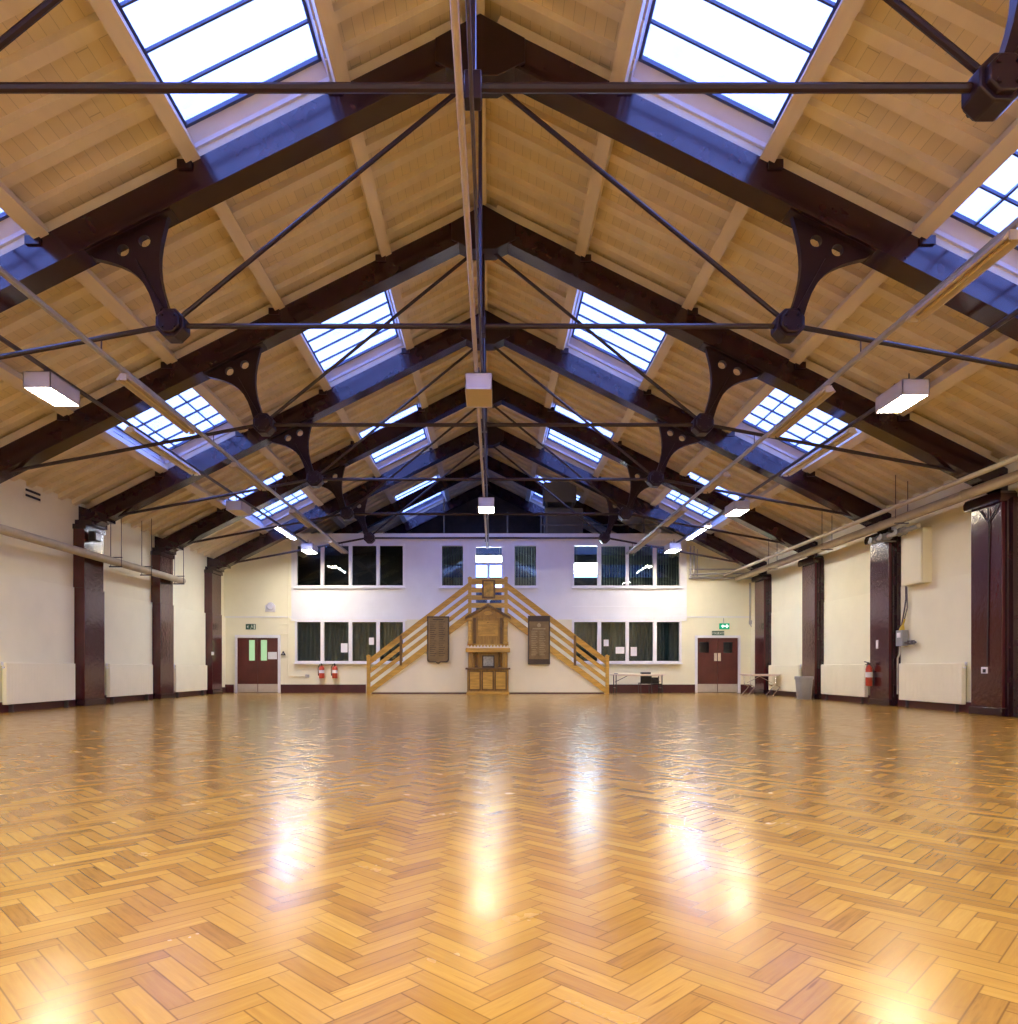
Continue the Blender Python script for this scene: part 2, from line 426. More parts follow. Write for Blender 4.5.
# ------------------------------------------------------------------ end wall
Z_ = lambda y: WZ(y, YE)
X_ = lambda x: WX(x, YE)
BL = [(297.5, 320.9), (324.5, 348.9), (352.5, 376.5), (380, 403)]
BRt = [(574, 597.2), (601, 625.4), (628.6, 652.6), (656.3, 679)]
LOW, UPP = (622, 661), (546, 585.6)
openings = []
def band(panes, ys): return (X_(panes[0][0]) - .06, X_(panes[-1][1]) + .06, Z_(ys[1]) - .06, Z_(ys[0]) + .06)
wins = [('window_1', BL, LOW, 'lower', 'left'), ('window_2', BRt, LOW, 'lower', 'right'), ('window_3', BL, UPP, 'upper', 'left'), ('window_4', BRt, UPP, 'upper', 'right')]
cw = [('window_5', [(442, 463)], UPP), ('window_6', [(514.6, 536)], UPP)]
DOORC = (X_(474.2), X_(503.5), 3.05, Z_(545.5))
D1 = (X_(236.2), X_(279.8), 0, Z_(636)); D2 = (X_(695.6), X_(739.2), 0, Z_(636.5))
openings = [band(w[1], w[2]) for w in wins] + [band(w[1], w[2]) for w in cw] + [DOORC, D1, D2]
we = struct('wall_end', MB().wallgrid(WL, WR, 0, ZE, openings, YE, YE + .25), 'wall', 'cream two-storey end wall with doors and windows', cat='wall')
# white painted centre of the end wall
obj('white_panelling', MB().wallgrid(X_(291.5), X_(686.5), Z_(619.5), ZE - .02, openings, YE - .03, YE), 'white', we)
m = MB().box(X_(291.5), X_(686.5), YE - .10, YE + .0, ZE - .20, ZE + .03)
struct('trim_2', m, 'white', 'white fascia along the top of the end wall', cat='fascia')
m = MB()
for a, b in ((225, 291.5), (686.5, 752)): m.box(X_(a), X_(b), YE - .025, YE, Z_(617.5), Z_(616.5))
m.box(X_(291.5), X_(407), YE - .06, YE - .03, Z_(621), Z_(619.8)); m.box(X_(572), X_(686.5), YE - .06, YE - .03, Z_(621), Z_(619.8))
m.box(X_(572), X_(686.5), YE - .05, YE - .03, Z_(607), Z_(606))
struct('trim_3', m, 'upvc', 'thin cover strips across the end wall', cat='trim')
sk = MB()
for a, b in ((225, 234), (281, 366), (608, 695), (740.5, 756)): sk.box(X_(a), X_(b), YE - .04, YE, 0, .32)
struct('baseboard_end', sk, 'skirt', 'tall maroon skirting along the end wall', cat='skirting')

def window(name, panes, ys, label, sill=True):
    b = band(panes, ys)
    root = thing(name, label, 'window', ((b[0] + b[1]) / 2, YE, b[2]), kind='structure')
    fr = MB(); pn = MB()
    zl, zh = Z_(ys[1]), Z_(ys[0])
    fr.box(b[0] - .02, b[1] + .02, YE - .07, YE + .06, b[2] - .02, zl); fr.box(b[0] - .02, b[1] + .02, YE - .07, YE + .06, zh, b[3] + .02)
    edges = [b[0] - .02] + [X_(v) for p in panes for v in p] + [b[1] + .02]
    for i in range(0, len(edges), 2): fr.box(edges[i], edges[i + 1], YE - .07, YE + .06, zl, zh)
    for p in panes: pn.box(X_(p[0]), X_(p[1]), YE - .005, YE + .005, zl, zh)
    obj('window_frame', fr, 'upvc', root); obj('pane', pn, 'glass', root)
    if sill: obj('sill', MB().box(b[0] - .05, b[1] + .05, YE - .13, YE - .07, b[2] - .06, b[2] - .01), 'upvc', root)
    return root
window('window_1', BL, LOW, 'lower four-pane window left of the double staircase')
window('window_2', BRt, LOW, 'lower four-pane window right of the double staircase')
window('window_3', BL, UPP, 'upper four-pane window over the fire extinguishers')
window('window_4', BRt, UPP, 'upper four-pane window with blinds on the right')
window('window_5', cw[0][1], UPP, 'narrow upper window left of the landing door')
window('window_6', cw[1][1], UPP, 'narrow upper window right of the landing door')

# rooms behind the end wall
YR = 31.2
strip = [(-2.2, 7.9, 4.98, 5.55), (-.72, .52, 3.7, 4.72)]
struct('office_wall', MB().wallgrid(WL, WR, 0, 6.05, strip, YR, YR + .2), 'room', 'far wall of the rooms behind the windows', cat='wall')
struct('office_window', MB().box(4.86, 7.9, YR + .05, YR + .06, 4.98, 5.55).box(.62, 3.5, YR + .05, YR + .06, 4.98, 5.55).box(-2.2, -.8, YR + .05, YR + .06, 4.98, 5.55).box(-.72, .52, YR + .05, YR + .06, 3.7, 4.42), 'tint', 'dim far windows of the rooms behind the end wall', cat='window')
struct('office_floor', MB().box(WL, WR, YE + .25, YR, 2.75, 3.0), 'room', 'upper floor of the rooms behind the windows', cat='floor')
struct('loft_floor', MB().box(WL, WR, YE, 31.5, 5.95, ZE - .03).box(WL, WR, 31.5, YG, 6.30, 6.40).box(WL, WR, 31.48, 31.5, 6.1, 6.35), 'room', 'floor of the loft above the end wall', cat='floor')
struct('office_partition_wall', MB().box(-2.5, -2.4, YE + .25, YR, 0, 5.95).box(-1.0, -.9, YE + .25, YE + 1.2, 3, 5.95).box(.72, .82, YE + .25, YE + 1.2, 3, 5.95), 'roomw', 'partition between the rooms behind the windows', cat='wall')
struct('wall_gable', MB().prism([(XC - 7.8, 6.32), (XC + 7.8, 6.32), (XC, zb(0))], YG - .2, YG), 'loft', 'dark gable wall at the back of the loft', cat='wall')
def office_lamp(x0, x1, y0, y1, Yp, label):
    r = thing('pendant_lamp', label, 'lamp', (WX((x0 + x1) / 2, Yp), Yp, WZ(y1, Yp)))
    a, b, z0, z1 = WX(x0, Yp), WX(x1, Yp), WZ(y1, Yp), WZ(y0, Yp)
    obj('housing', MB().box(a - .04, b + .04, Yp + .02, Yp + .12, z0 - .04, z1 + .04), 'upvc', r)
    obj('diffuser', MB().box(a, b, Yp, Yp + .02, z0, z1), 'office_on', r)
    obj('drop_rod', MB().tube([(a + .1, Yp + .07, z1 + .04), (a + .1, Yp + .07, 5.95)], .01, 6).tube([(b - .1, Yp + .07, z1 + .04), (b - .1, Yp + .07, 5.95)], .01, 6), 'steel', r)
office_lamp(574.5, 601, 563.5, 573.5, 29.0, 'bright lit lamp inside the room behind the first upper right pane')
office_lamp(475.5, 502, 556, 563, 29.0, 'bright lit lamp inside the room behind the landing door')
def wavy(x0, x1, y, z0, z1, amp=.035, wl_=.16):
    m = MB(); n = max(8, int((x1 - x0) / wl_ * 8)); v = []
    for side in (0, .01):
        for i in range(n + 1):
            x = x0 + (x1 - x0) * i / n; yy = y + side + amp * math.sin(2 * math.pi * (x - x0) / wl_ + .8 * math.sin(x * 3.1))
            v += [(x, yy, z0), (x, yy, z1)]
    f = []; k = 2 * (n + 1)
    for i in range(n):
        f += [(2 * i, 2 * i + 1, 2 * i + 3, 2 * i + 2), (k + 2 * i, k + 2 * i + 2, k + 2 * i + 3, k + 2 * i + 1)]
    return m.add(v, f)
for panes, lab in ((BL, 'dark teal curtain drawn behind the lower left window'), (BRt, 'dark teal curtain drawn behind the lower right window')):
    o = obj('curtain', wavy(X_(panes[0][0]) - .1, X_(panes[-1][1]) + .1, YE + .22, 1.0, 2.72), 'curtain', None, ((X_(panes[0][0]) + X_(panes[-1][1])) / 2, YE + .22, 1.0))
    tag(o, lab, 'curtain', kind='thing')
def blind(panes, label, openness=65):
    x0, x1 = X_(panes[0][0]), X_(panes[-1][1]); zl, zh = Z_(UPP[1]) - .02, Z_(UPP[0])
    root = thing('vertical_blind', label, 'blind', ((x0 + x1) / 2, YE + .16, zl))
    s = MB(); x = x0 + .04
    while x < x1:
        a = R(openness + rng.uniform(-6, 6))
        s.obox((x, YE + .17, (zl + zh) / 2), (math.cos(a), math.sin(a), 0), (-math.sin(a), math.cos(a), 0), (0, 0, 1), .055, .002, (zh - zl) / 2); x += .105
    obj('blind_slats', s, 'blind', root)
    obj('head_rail', MB().box(x0, x1, YE + .14, YE + .20, zh, zh + .04), 'upvc', root)
blind(BRt[1:], 'grey vertical blind behind the upper right window', 64)
blind(cw[0][1], 'grey vertical blind in the narrow window left of the landing door', 60)
blind(cw[1][1], 'grey vertical blind in the narrow window right of the landing door', 60)

# doors
def double_door(name, D, lx, label, kind):
    root = thing(name, label, 'door', ((D[0] + D[1]) / 2, YE, 0), kind='structure')
    zt_ = Z_(637.8)
    fr = MB().box(D[0] - .03, X_(lx[0]), YE - .06, YE + .1, 0, D[3] + .04).box(X_(lx[1]), D[1] + .03, YE - .06, YE + .1, 0, D[3] + .04).box(X_(lx[0]), X_(lx[1]), YE - .06, YE + .1, zt_, D[3] + .04)
    obj('door_frame', fr, 'upvc', root)
    x0, x1 = X_(lx[0]), X_(lx[1]); xm = (x0 + x1) / 2
    for i, (a, b) in enumerate(((x0 + .004, xm - .004), (xm + .004, x1 - .004))):
        if kind == 'slot':
            g = (X_(249), X_(254.8), Z_(660.5), Z_(640)) if i == 0 else (X_(260.8), X_(267), Z_(660.5), Z_(640))
        else:
            g = (X_(699.5), X_(709), Z_(652.5), Z_(642)) if i == 0 else (X_(723.5), X_(732.5), Z_(653), Z_(642))
        lf = obj('door_leaf', MB().wallgrid(a, b, .01, zt_ - .005, [g], YE + .0, YE + .045), 'door', root)
        obj('vision_panel', MB().box(g[0], g[1], YE + .015, YE + .03, g[2], g[3]), 'wired' if kind == 'slot' else 'glass', lf)
        obj('kick_plate', MB().box(a + .01, b - .01, YE - .006, YE, .02, Z_(684)), 'kick', lf)
        if kind != 'slot':
            hx = X_(715.5) if i == 0 else X_(719.3)
            obj('pull_handle', MB().box(hx - .055, hx + .055, YE - .012, YE, Z_(661), Z_(653)).tube([(hx, YE - .01, Z_(659.5)), (hx, YE - .05, Z_(659.5)), (hx, YE - .05, Z_(654.5)), (hx, YE - .01, Z_(654.5))], .012, 8), 'tile', lf)
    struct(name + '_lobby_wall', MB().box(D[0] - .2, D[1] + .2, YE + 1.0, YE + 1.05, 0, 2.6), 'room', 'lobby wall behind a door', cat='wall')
double_door('door_1', D1, (237.4, 278.2), 'maroon double door with tall lit glass slots on the left', 'slot')
double_door('door_2', D2, (697.2, 737.8), 'maroon double door with square windows below the exit signs', 'square')
dr = thing('door_3', 'white framed glass door opening onto the stair landing', 'door', ((DOORC[0] + DOORC[1]) / 2, YE, 3.05), kind='structure')
fm = MB().box(DOORC[0], DOORC[0] + .07, YE - .05, YE + .08, 3.05, DOORC[3]).box(DOORC[1] - .07, DOORC[1], YE - .05, YE + .08, 3.05, DOORC[3]).box(DOORC[0] + .07, DOORC[1] - .07, YE - .05, YE + .08, DOORC[3] - .07, DOORC[3])
zt3 = Z_(563.5)
fm.box(DOORC[0] + .07, DOORC[1] - .07, YE - .05, YE + .08, zt3 - .05, zt3 + .05)
xm3 = X_(488.5)
fm.box(xm3 - .05, xm3 + .05, YE - .05, YE + .08, 3.05, zt3 - .05)
obj('door_frame', fm, 'upvc', dr)
obj('pane', MB().box(DOORC[0] + .07, DOORC[1] - .07, YE, YE + .01, 3.1, DOORC[3] - .07), 'glass', dr)

# ================================================================== COLUMNS
def mk_left(y, label):
    root = thing('column', label, 'column', (WL + .15, y, 0), 'columns along the left wall')
    xi = WL + .30
    obj('shaft', MB().box(WL, xi - .02, y - .43, y + .43, 2.94, 4.40), 'maroon_brick', root)
    obj('lower_shaft', MB().box(WL, xi, y - .455, y + .455, .16, 2.94), 'maroon_brick', root, bevel=.012)
    obj('column_base', MB().box(WL, xi + .03, y - .48, y + .48, 0, .16), 'maroon', root, bevel=.01)
    cp = MB().box(WL, xi + .03, y - .46, y + .46, 4.40, 4.52).box(WL, xi + .12, y - .36, y + .36, 4.52, 4.64).prism([(WL, 4.64), (xi + .42, 4.64), (xi + .42, 4.80), (WL, 5.02)], y - .20, y + .20)
    obj('capital', cp, 'maroon', root)
    return root
mk_left(TY[3], 'maroon column on the left wall carrying the black floodlight')
mk_left(TY[4], 'maroon column on the left wall where the long wall pipe ends')
mk_left(TY[5], 'maroon column in the far left corner beside the double door')
def mk_right(y, label):
    root = thing('column', label, 'column', (WR - .12, y, 0), 'columns along the right wall')
    xi = WR - .23
    obj('shaft', MB().box(xi, WR, y - .44, y + .44, .16, 4.16), 'maroon_brick', root, bevel=.01)
    st = MB().box(xi + .06, WR, y - .50, y - .44, 0, 4.22).box(xi + .06, WR, y + .44, y + .50, 0, 4.22).box(xi + .13, WR, y - .56, y - .50, 0, 4.22).box(xi + .13, WR, y + .50, y + .56, 0, 4.22)
    obj('stepped_return', st, 'maroon', root)
    obj('column_base', MB().box(xi - .03, WR, y - .47, y + .47, 0, .16), 'maroon', root, bevel=.01)
    cp = MB().prism([(y - .50, 4.16), (y + .50, 4.16), (y + .54, 4.22), (y + .54, 4.30), (y + .48, 4.36), (y - .48, 4.36), (y - .54, 4.30), (y - .54, 4.22)], xi - .09, WR, 'x')
    obj('capital', cp, 'maroon', root)
    return root
mk_right(TY[2] + .14, 'largest maroon column on the right wall, with a black cable and white socket')
mk_right(TY[3], 'maroon column on the right wall behind the red fire extinguisher')
mk_right(TY[4], 'maroon column on the right wall behind the grey bin')
mk_right(TY[5], 'maroon column in the far right corner behind the folding table')

# ================================================================== TRUSSES
ND, NZ = 4.32, 5.74             # lower node of the truss: distance from the centre line, height
def arc(p, q, bulge, n=8):
    """points from p to q bowed sideways"""
    p, q = Vector(p), Vector(q); d = q - p; nr = Vector((-d.y, d.x))
    return [tuple(p + d * (k / n) + nr * (bulge * math.sin(math.pi * k / n))) for k in range(n + 1)]
def circ(cx, cz, r, n=14): return [(cx + r * math.cos(2 * math.pi * k / n), cz + r * math.sin(2 * math.pi * k / n)) for k in range(n)]
def rb(d): return zt(d) - .47   # underside of a rafter
def mk_truss(label):
    root = thing('roof_truss', label, 'roof truss', (XC, 0, 0), 'maroon iron roof trusses')
    for s in (-1, 1):
        E = XC + s * (XC - WL - .01 if s < 0 else WR - XC - .01)
        de = abs(E - XC)
        def P(d, z): return (XC + s * d, z)
        w = .16
        web = MB().prism([P(0, zt(0)), P(de, zt(de)), P(de, rb(de) + .03), P(0, rb(0) + .03)], -w, w)
        ra = obj('rafter', web, 'maroon', root)
        fl = MB().prism([P(.0, rb(0) + .03), P(de, rb(de) + .03), P(de, rb(de) - .02), P(0, rb(0) - .02)], -w - .025, w + .025)
        obj('flange', fl, 'maroon', ra)
        for d in PD: obj('purlin_cleat', MB().box(XC + s * d - .10, XC + s * d + .10, -w - .04, w + .04, zt(d) - .08, zt(d) + .04), 'iron', ra)
        # cast strut, flaring from the node up to the rafter, with two round holes
        a_in, a_out = 4.28, 5.50
        top_in, top_out = (a_in, rb(a_in) + .02), (a_out, rb(a_out) + .02)
        bi, bo = (ND + .02, NZ + .16), (ND + .21, NZ + .12)
        c1 = arc(bi, (a_in + .10, rb(a_in) - .10), -.10); c2 = arc((a_out - .10, rb(a_out) - .06), bo, -.19)
        outer = c1 + [top_in, top_out] + c2
        h1, h2 = (4.70, rb(4.70) - .22), (5.00, rb(5.00) - .20)
        mo = lambda pts: [P(*p) for p in pts]
        sm = MB().holed(mo(outer), [mo(circ(*h1, .085)), mo(circ(*h2, .085))], -.05, .05)
        st = obj('strut', sm, 'iron', root)
        rib = MB().bar((XC + s * (ND + .13), -.05, NZ + .2), (XC + s * 4.84, -.05, rb(4.84) - .42), .05, .07, (0, 1, 0))
        rib.obox((XC + s * 4.9, 0, rb(4.9) + .0), (s * CS, 0, -SN), (0, 1, 0), (s * SN, 0, CS), .66, .14, .035)
        obj('strut_rib', rib, 'iron', st)
        # node casting
        oc = [(.20 * math.cos(R(22.5 + 45 * k)) * 1.06, .20 * math.sin(R(22.5 + 45 * k)) * 1.06) for k in range(8)]
        nd = MB().prism([P(ND + a, NZ + b) for a, b in oc], -.12, .12)
        nd.prism([P(ND + a * .78, NZ + b * .78) for a, b in oc], -.17, .17)
        no = obj('node_plate', nd, 'iron', root, bevel=.015)
        bl = MB()
        for a, b in ((-.08, .08), (.08, .08), (-.08, -.08), (.08, -.08)): bl.tube([(XC + s * (ND + a), -.19, NZ + b), (XC + s * (ND + a), .19, NZ + b)], .024, 6)
        obj('bolt', bl, 'iron', no)
        obj('diagonal_rod', MB().tube([(XC + s * (ND - .05), 0, NZ + .08), (XC + s * .22, 0, 9.12)], .033, 8), 'iron', root)
        obj('outer_tie_rod', MB().tube([(XC + s * (ND + .1), 0, NZ), (XC + s * 9.9, 0, 4.72)], .036, 8), 'iron', root)
    obj('tie_rod', MB().tube([(XC - ND, 0, NZ), (XC + ND, 0, NZ)], .038, 8), 'iron', root)
    ap = MB().prism([(XC - .62, zt(.62) - .02), (XC, RID + .01), (XC + .62, zt(.62) - .02), (XC + .62, rb(.62) + .12), (XC + .24, 9.10), (XC - .24, 9.10), (XC - .62, rb(.62) + .12)], -.20, .20)
    obj('apex_plate', ap, 'iron', root, bevel=.01)
    k = obj('king_rod', MB().tube([(XC, 0, 9.15), (XC, 0, NZ - .1)], .028, 8), 'iron', root)
    obj('king_rod_block', MB().box(XC - .07, XC + .07, -.07, .07, NZ - .14, NZ + .10), 'iron', k, bevel=.01)
    return root
tlab = ['roof truss nearest the viewer, only its lower rods and right casting in view',
        'big roof truss crossing the top of the view just beyond the nearest tie rod',
        'second complete roof truss from the viewer', 'third complete roof truss from the viewer',
        'fourth complete roof truss from the viewer, before the end wall',
        'fifth complete roof truss, standing right in front of the end wall']
tp = mk_truss(tlab[0]); tp.location.y = TY[0]; tp['_o'] = (XC, TY[0], 0)
for i in range(1, 6): copy_tree(tp, (XC, TY[i], 0), tlab[i])
for ty, lab in ((TY[6], 'dark pair of rafters inside the loft just behind the end wall'), (TY[7], 'dark pair of rafters at the very back of the loft')):
    fr_ = thing('rafter_frame', lab, 'roof frame', (XC, ty, 0))
    for s in (-1, 1):
        de = 7.2
        obj('rafter', MB().prism([(XC + s * d, z) for d, z in ((0, zt(0)), (de, zt(de)), (de, rb(de)), (0, rb(0)))], ty - .16, ty + .16), 'maroon', fr_)

# ================================================================== SKYLIGHTS
bayname = {0: 'nearest the viewer', 2: 'between second and third full trusses', 4: 'just before the last truss', 5: 'over the loft'}
def skylight(side, d0, d1, y0, y1, bay, upper):
    nm = 'left' if side < 0 else 'right'
    lab = '%s skylight on the %s roof slope %s' % ('upper' if upper else 'lower', nm, bayname[bay])
    sl = Vector((side * CS, 0, -SN)); nr = Vector((side * SN, 0, CS)); Yv = Vector((0, 1, 0))
    c = (roofpt(side, d0, 0) + roofpt(side, d1, 0)) / 2; c.y = (y0 + y1) / 2
    L, Wd = (d1 - d0) / CS, y1 - y0
    root = thing('skylight', lab, 'skylight', c, 'roof skylights')
    UP = .12; SIL = .15
    cu = MB()
    for e in (-1, 1):
        cu.obox(c + sl * (e * (L / 2 + .025)) + nr * (UP / 2 - .02), sl, Yv, nr, .025, Wd / 2 + .05, UP / 2 + .05)
        cu.obox(c + Yv * (e * (Wd / 2 + .025)) + nr * (UP / 2 - .02), sl, Yv, nr, L / 2, .025, UP / 2 + .05)
    # sloping white sill along the far end, from the glass down to the boards
    q = [c + sl * (e * L / 2) + Yv * y + nr * h for e in (-1, 1) for y, h in ((Wd / 2 - SIL, UP), (Wd / 2 - SIL, UP + .03), (Wd / 2, -.01), (Wd / 2, .03))]
    cu.add(q, [(0, 1, 3, 2), (4, 6, 7, 5), (0, 2, 6, 4), (1, 5, 7, 3), (0, 4, 5, 1), (2, 3, 7, 6)])
    obj('reveal', cu, 'curb', root)
    Wd -= SIL; fr = MB(); g = c + nr * UP - Yv * (SIL / 2)
    for e in (-1, 1):
        fr.obox(g + sl * (e * (L / 2 - .02)), sl, Yv, nr, .02, Wd / 2, .02)
        fr.obox(g + Yv * (e * (Wd / 2 - .025)), sl, Yv, nr, L / 2, .025, .03)
    fm = obj('skylight_frame', fr, 'darkbar', root)
    n = max(3, round(Wd / .56)); br = MB()
    for k in range(1, n): br.obox(g + Yv * (-Wd / 2 + Wd * k / n), sl, Yv, nr, L / 2, .015, .02)
    if not upper:
        for f in (-.27, .27): br.obox(g + sl * (L * f), sl, Yv, nr, .014, Wd / 2, .028)
    obj('glazing_bar', br, 'darkbar', root)
    obj('pane', MB().obox(g + nr * .03, sl, Yv, nr, L / 2, Wd / 2, .004), 'glassroof', root)
for side in (-1, 1):
    for k, (bay, a, b, ya, yb) in enumerate(SKY): skylight(side, a, b, ya, yb, bay, k % 2 == 0)


# ================================================================== STAIRCASE
YS = 26.1
SX = lambda x: WX(x, YS)
SZ = lambda y: WZ(y, YS)
SC_ = -.115
GR = .763
st = thing('staircase', 'double flight of golden oak stairs meeting at a landing against the end wall', 'staircase', (SC_, YS, 0))
HB, HT = 4.25, .745            # half spread at the foot and at the landing (underside of the strings)
ZL = (HB - HT) * GR + .02
obj('stair_wall', MB().prism([(SC_ - HB, .05), (SC_ + HB, .05), (SC_ + HT, ZL + .03), (SC_ - HT, ZL + .03)], YS, YS + .10), 'creamstep', st)
obj('plinth', MB().box(SC_ - HB - .05, SC_ + HB + .05, YS - .015, YS + .10, 0, .055), 'skirt', st)
stp = MB(); nst = 16
for s in (-1, 1):
    poly = [(SC_ + s * (HT - .1), 0)]
    xs = [HB - (HB - HT) * k / nst for k in range(nst + 1)]
    pts = []
    for k in range(nst):
        z0, z1 = ZL * k / nst, ZL * (k + 1) / nst
        pts += [(SC_ + s * xs[k], z0 if k else 0), (SC_ + s * xs[k], z1)]
    pts += [(SC_ + s * (HT - .1), ZL), (SC_ + s * (HT - .1), 0)]
    stp.prism(pts, YS + .10, YE - .02)
stp.box(SC_ - HT + .1, SC_ + HT - .1, YS + .1, YE - .02, ZL - .18, ZL)
obj('steps', stp, 'creamstep', st)
def newel(x, z0, z1, name='newel_post'):
    m = MB().box(x - .062, x + .062, YS - .075, YS + .05, z0, z1).box(x - .078, x + .078, YS - .09, YS + .065, z1, z1 + .035)
    m.prism([(x - .06, z1 + .035), (x + .06, z1 + .035), (x, z1 + .075)], YS - .07, YS + .045)
    return obj(name, m, 'oak', st)
NB, NT_ = 4.42, .67
for s in (-1, 1):
    newel(SC_ + s * NB, 0, 1.38); newel(SC_ + s * NT_, ZL - .1, 4.27)
    def raked(lo, hi, y0, y1, name, xa=NB - .06, xb=NT_ + .06):
        pa, pb = (HB - xa) * GR, (HB - xb) * GR
        return obj(name, MB().prism([(SC_ + s * xa, max(pa + lo, .0)), (SC_ + s * xa, pa + hi), (SC_ + s * xb, pb + hi), (SC_ + s * xb, pb + lo)], y0, y1), 'oak', st)
    raked(.02, .33, YS - .05, YS + .0, 'stair_string')
    for lo, hi in ((.50, .68), (.84, 1.02)): raked(lo, hi, YS - .03, YS + .0, 'guard_board')
    raked(1.17, 1.37, YS - .03, YS + .0, 'guard_board')
    raked(1.37, 1.415, YS - .06, YS + .04, 'handrail')
    xp = 3.22
    pz = (HB - xp) * GR
    obj('baluster_post', MB().box(SC_ + s * xp - .045, SC_ + s * xp + .045, YS - .065, YS - .03, pz + .26, pz + 1.38), 'oak3', st)
for k, z in enumerate((4.05, 3.76, 3.48, 3.19)):
    obj('landing_board', MB().box(SC_ - NT_ + .06, SC_ + NT_ - .06, YS - .03, YS, z, z + .175), 'oak', st)
obj('landing_rail', MB().box(SC_ - NT_ + .06, SC_ + NT_ - .06, YS - .06, YS + .04, 4.225, 4.265), 'oak', st)

# memorial cabinet in front of the stair wall
cb = thing('memorial_cabinet', 'carved golden oak memorial cabinet with gabled top under the stair landing', 'cabinet', (SC_, YS - .2, 0))
c0, c1, cf = SC_ - .76, SC_ + .76, YS - .36
yb_ = YS - .10
obj('base', MB().box(c0, c1, cf, yb_, .06, .90), 'oak2', cb, bevel=.008)
obj('base_plinth', MB().box(c0 - .02, c1 + .02, cf - .025, yb_, 0, .09), 'oak', cb, bevel=.008)
for k in range(3):
    a = c0 + .06 + k * .475; b = a + .44
    pl = MB().box(a + .05, b - .05, cf - .012, cf, .19, .80)
    p_ = obj('base_panel', pl, 'oak', cb, bevel=.01)
    fm = MB().box(a, a + .04, cf - .016, cf, .14, .86).box(b - .04, b, cf - .016, cf, .14, .86).box(a + .04, b - .04, cf - .016, cf, .14, .18).box(a + .04, b - .04, cf - .016, cf, .82, .86)
    obj('panel_moulding', fm, 'oak3', p_)
obj('counter_top', MB().box(c0 - .06, c1 + .06, cf - .06, yb_, .90, .965), 'oak3', cb, bevel=.012)
obj('back_board', MB().box(c0 + .03, c1 - .03, YS - .12, yb_, .965, 2.86), 'oak2', cb)
for s in (-1, 1):
    obj('side_post', MB().box(SC_ + s * .62 - .08, SC_ + s * .62 + .08, cf + .03, YS - .12, .965, 1.55), 'oak2', cb, bevel=.01)
    obj('turned_column', MB().lathe([(.05, 0), (.055, .03), (.035, .06), (.045, .2), (.035, .45), (.055, .50), (.05, .54)], (SC_ + s * .42, cf + .1, .99), 12), 'oak3', cb)
# zigzag canopy shelf
obj('canopy_shelf', MB().box(c0 - .05, c1 + .05, cf - .04, yb_, 1.53, 1.69), 'oak', cb, bevel=.01)
zz = MB(); nz = 13; w = 1.56 / nz
for k in range(nz):
    x = SC_ - .78 + k * w
    zz.prism([(x, 1.69), (x + w, 1.69), (x + w, 1.715), (x + w / 2, 1.80), (x, 1.715)], cf - .02, cf + .02)
obj('zigzag_frieze', zz, 'tile', cb)
obj('canopy_slope', MB().prism([(cf - .02, 1.60), (cf + .05, 1.60), (YS - .12, 1.78), (YS - .12, 1.84)], c0, c1, 'x'), 'oak', cb)
for s in (-1, 1):
    pil = MB().box(SC_ + s * .66 - .07, SC_ + s * .66 + .07, YS - .22, YS - .12, 1.86, 2.80)
    pil.box(SC_ + s * .66 - .09, SC_ + s * .66 + .09, YS - .25, YS - .12, 1.84, 1.92).box(SC_ + s * .66 - .09, SC_ + s * .66 + .09, YS - .25, YS - .12, 2.70, 2.78)
    obj('pilaster', pil, 'oak', cb, bevel=.008)
    obj('inner_pilaster', MB().box(SC_ + s * .49 - .05, SC_ + s * .49 + .05, YS - .18, YS - .12, 1.86, 2.80), 'oak3', cb)
pan = obj('inscribed_panel', MB().box(SC_ - .37, SC_ + .37, YS - .145, YS - .12, 2.14, 2.70), 'oak', cb)
ln = MB()
for k in range(5): ln.box(SC_ - .26 + .03 * (k % 2), SC_ + .26 - .03 * (k % 2), YS - .150, YS - .145, 2.24 + k * .075, 2.25 + k * .075)
ln.prism([(SC_ - .03, 2.62), (SC_ + .03, 2.62), (SC_, 2.66)], YS - .150, YS - .145)
obj('engraving', ln, 'oak3', pan)
gp = [(SC_ - .76, 2.80), (SC_ + .76, 2.80), (SC_, 3.24)]
obj('pediment', MB().prism(gp, YS - .16, yb_), 'oak2', cb)
for s in (-1, 1):
    obj('gable_moulding', MB().prism([(SC_ + s * .84, 2.76), (SC_ + s * .84, 2.84), (SC_, 3.32), (SC_, 3.24)], YS - .27, yb_), 'oak3', cb)
obj('pediment_carving', MB().prism([(SC_ + a * .16, 2.98 + b * .07) for a, b in circ(0, 0, 1, 12)], YS - .185, YS - .16), 'oak', cb)
sh = thing('framed_card', 'small dark framed grey card standing on the memorial cabinet counter', 'framed card', (SC_, YS - .2, .965))
a, b = SX(482.3), SX(494.5)
obj('frame', MB().wallgrid(a, b, .99, 1.42, [(a + .04, b - .04, 1.03, 1.38)], cf + .10, cf + .14).box(a, b, cf + .10, cf + .2, .965, .99), 'walnut', sh)
obj('card', MB().box(a + .04, b - .04, cf + .125, cf + .135, 1.03, 1.38), 'lead', sh)
pc = thing('picture', 'gilt framed picture hanging on the landing rail above the cabinet', 'picture', ((SX(482) + SX(495.3)) / 2, YS - .06, SZ(598.7)))
a, b, z0, z1 = SX(482), SX(495.3), SZ(598.7), SZ(580.3)
obj('frame', MB().wallgrid(a, b, z0, z1, [(a + .07, b - .07, z0 + .07, z1 - .05)], YS - .10, YS - .062), 'oak3', pc)
obj('canvas', MB().box(a + .06, b - .06, YS - .08, YS - .064, z0 + .06, z1 - .04), 'gold', pc)

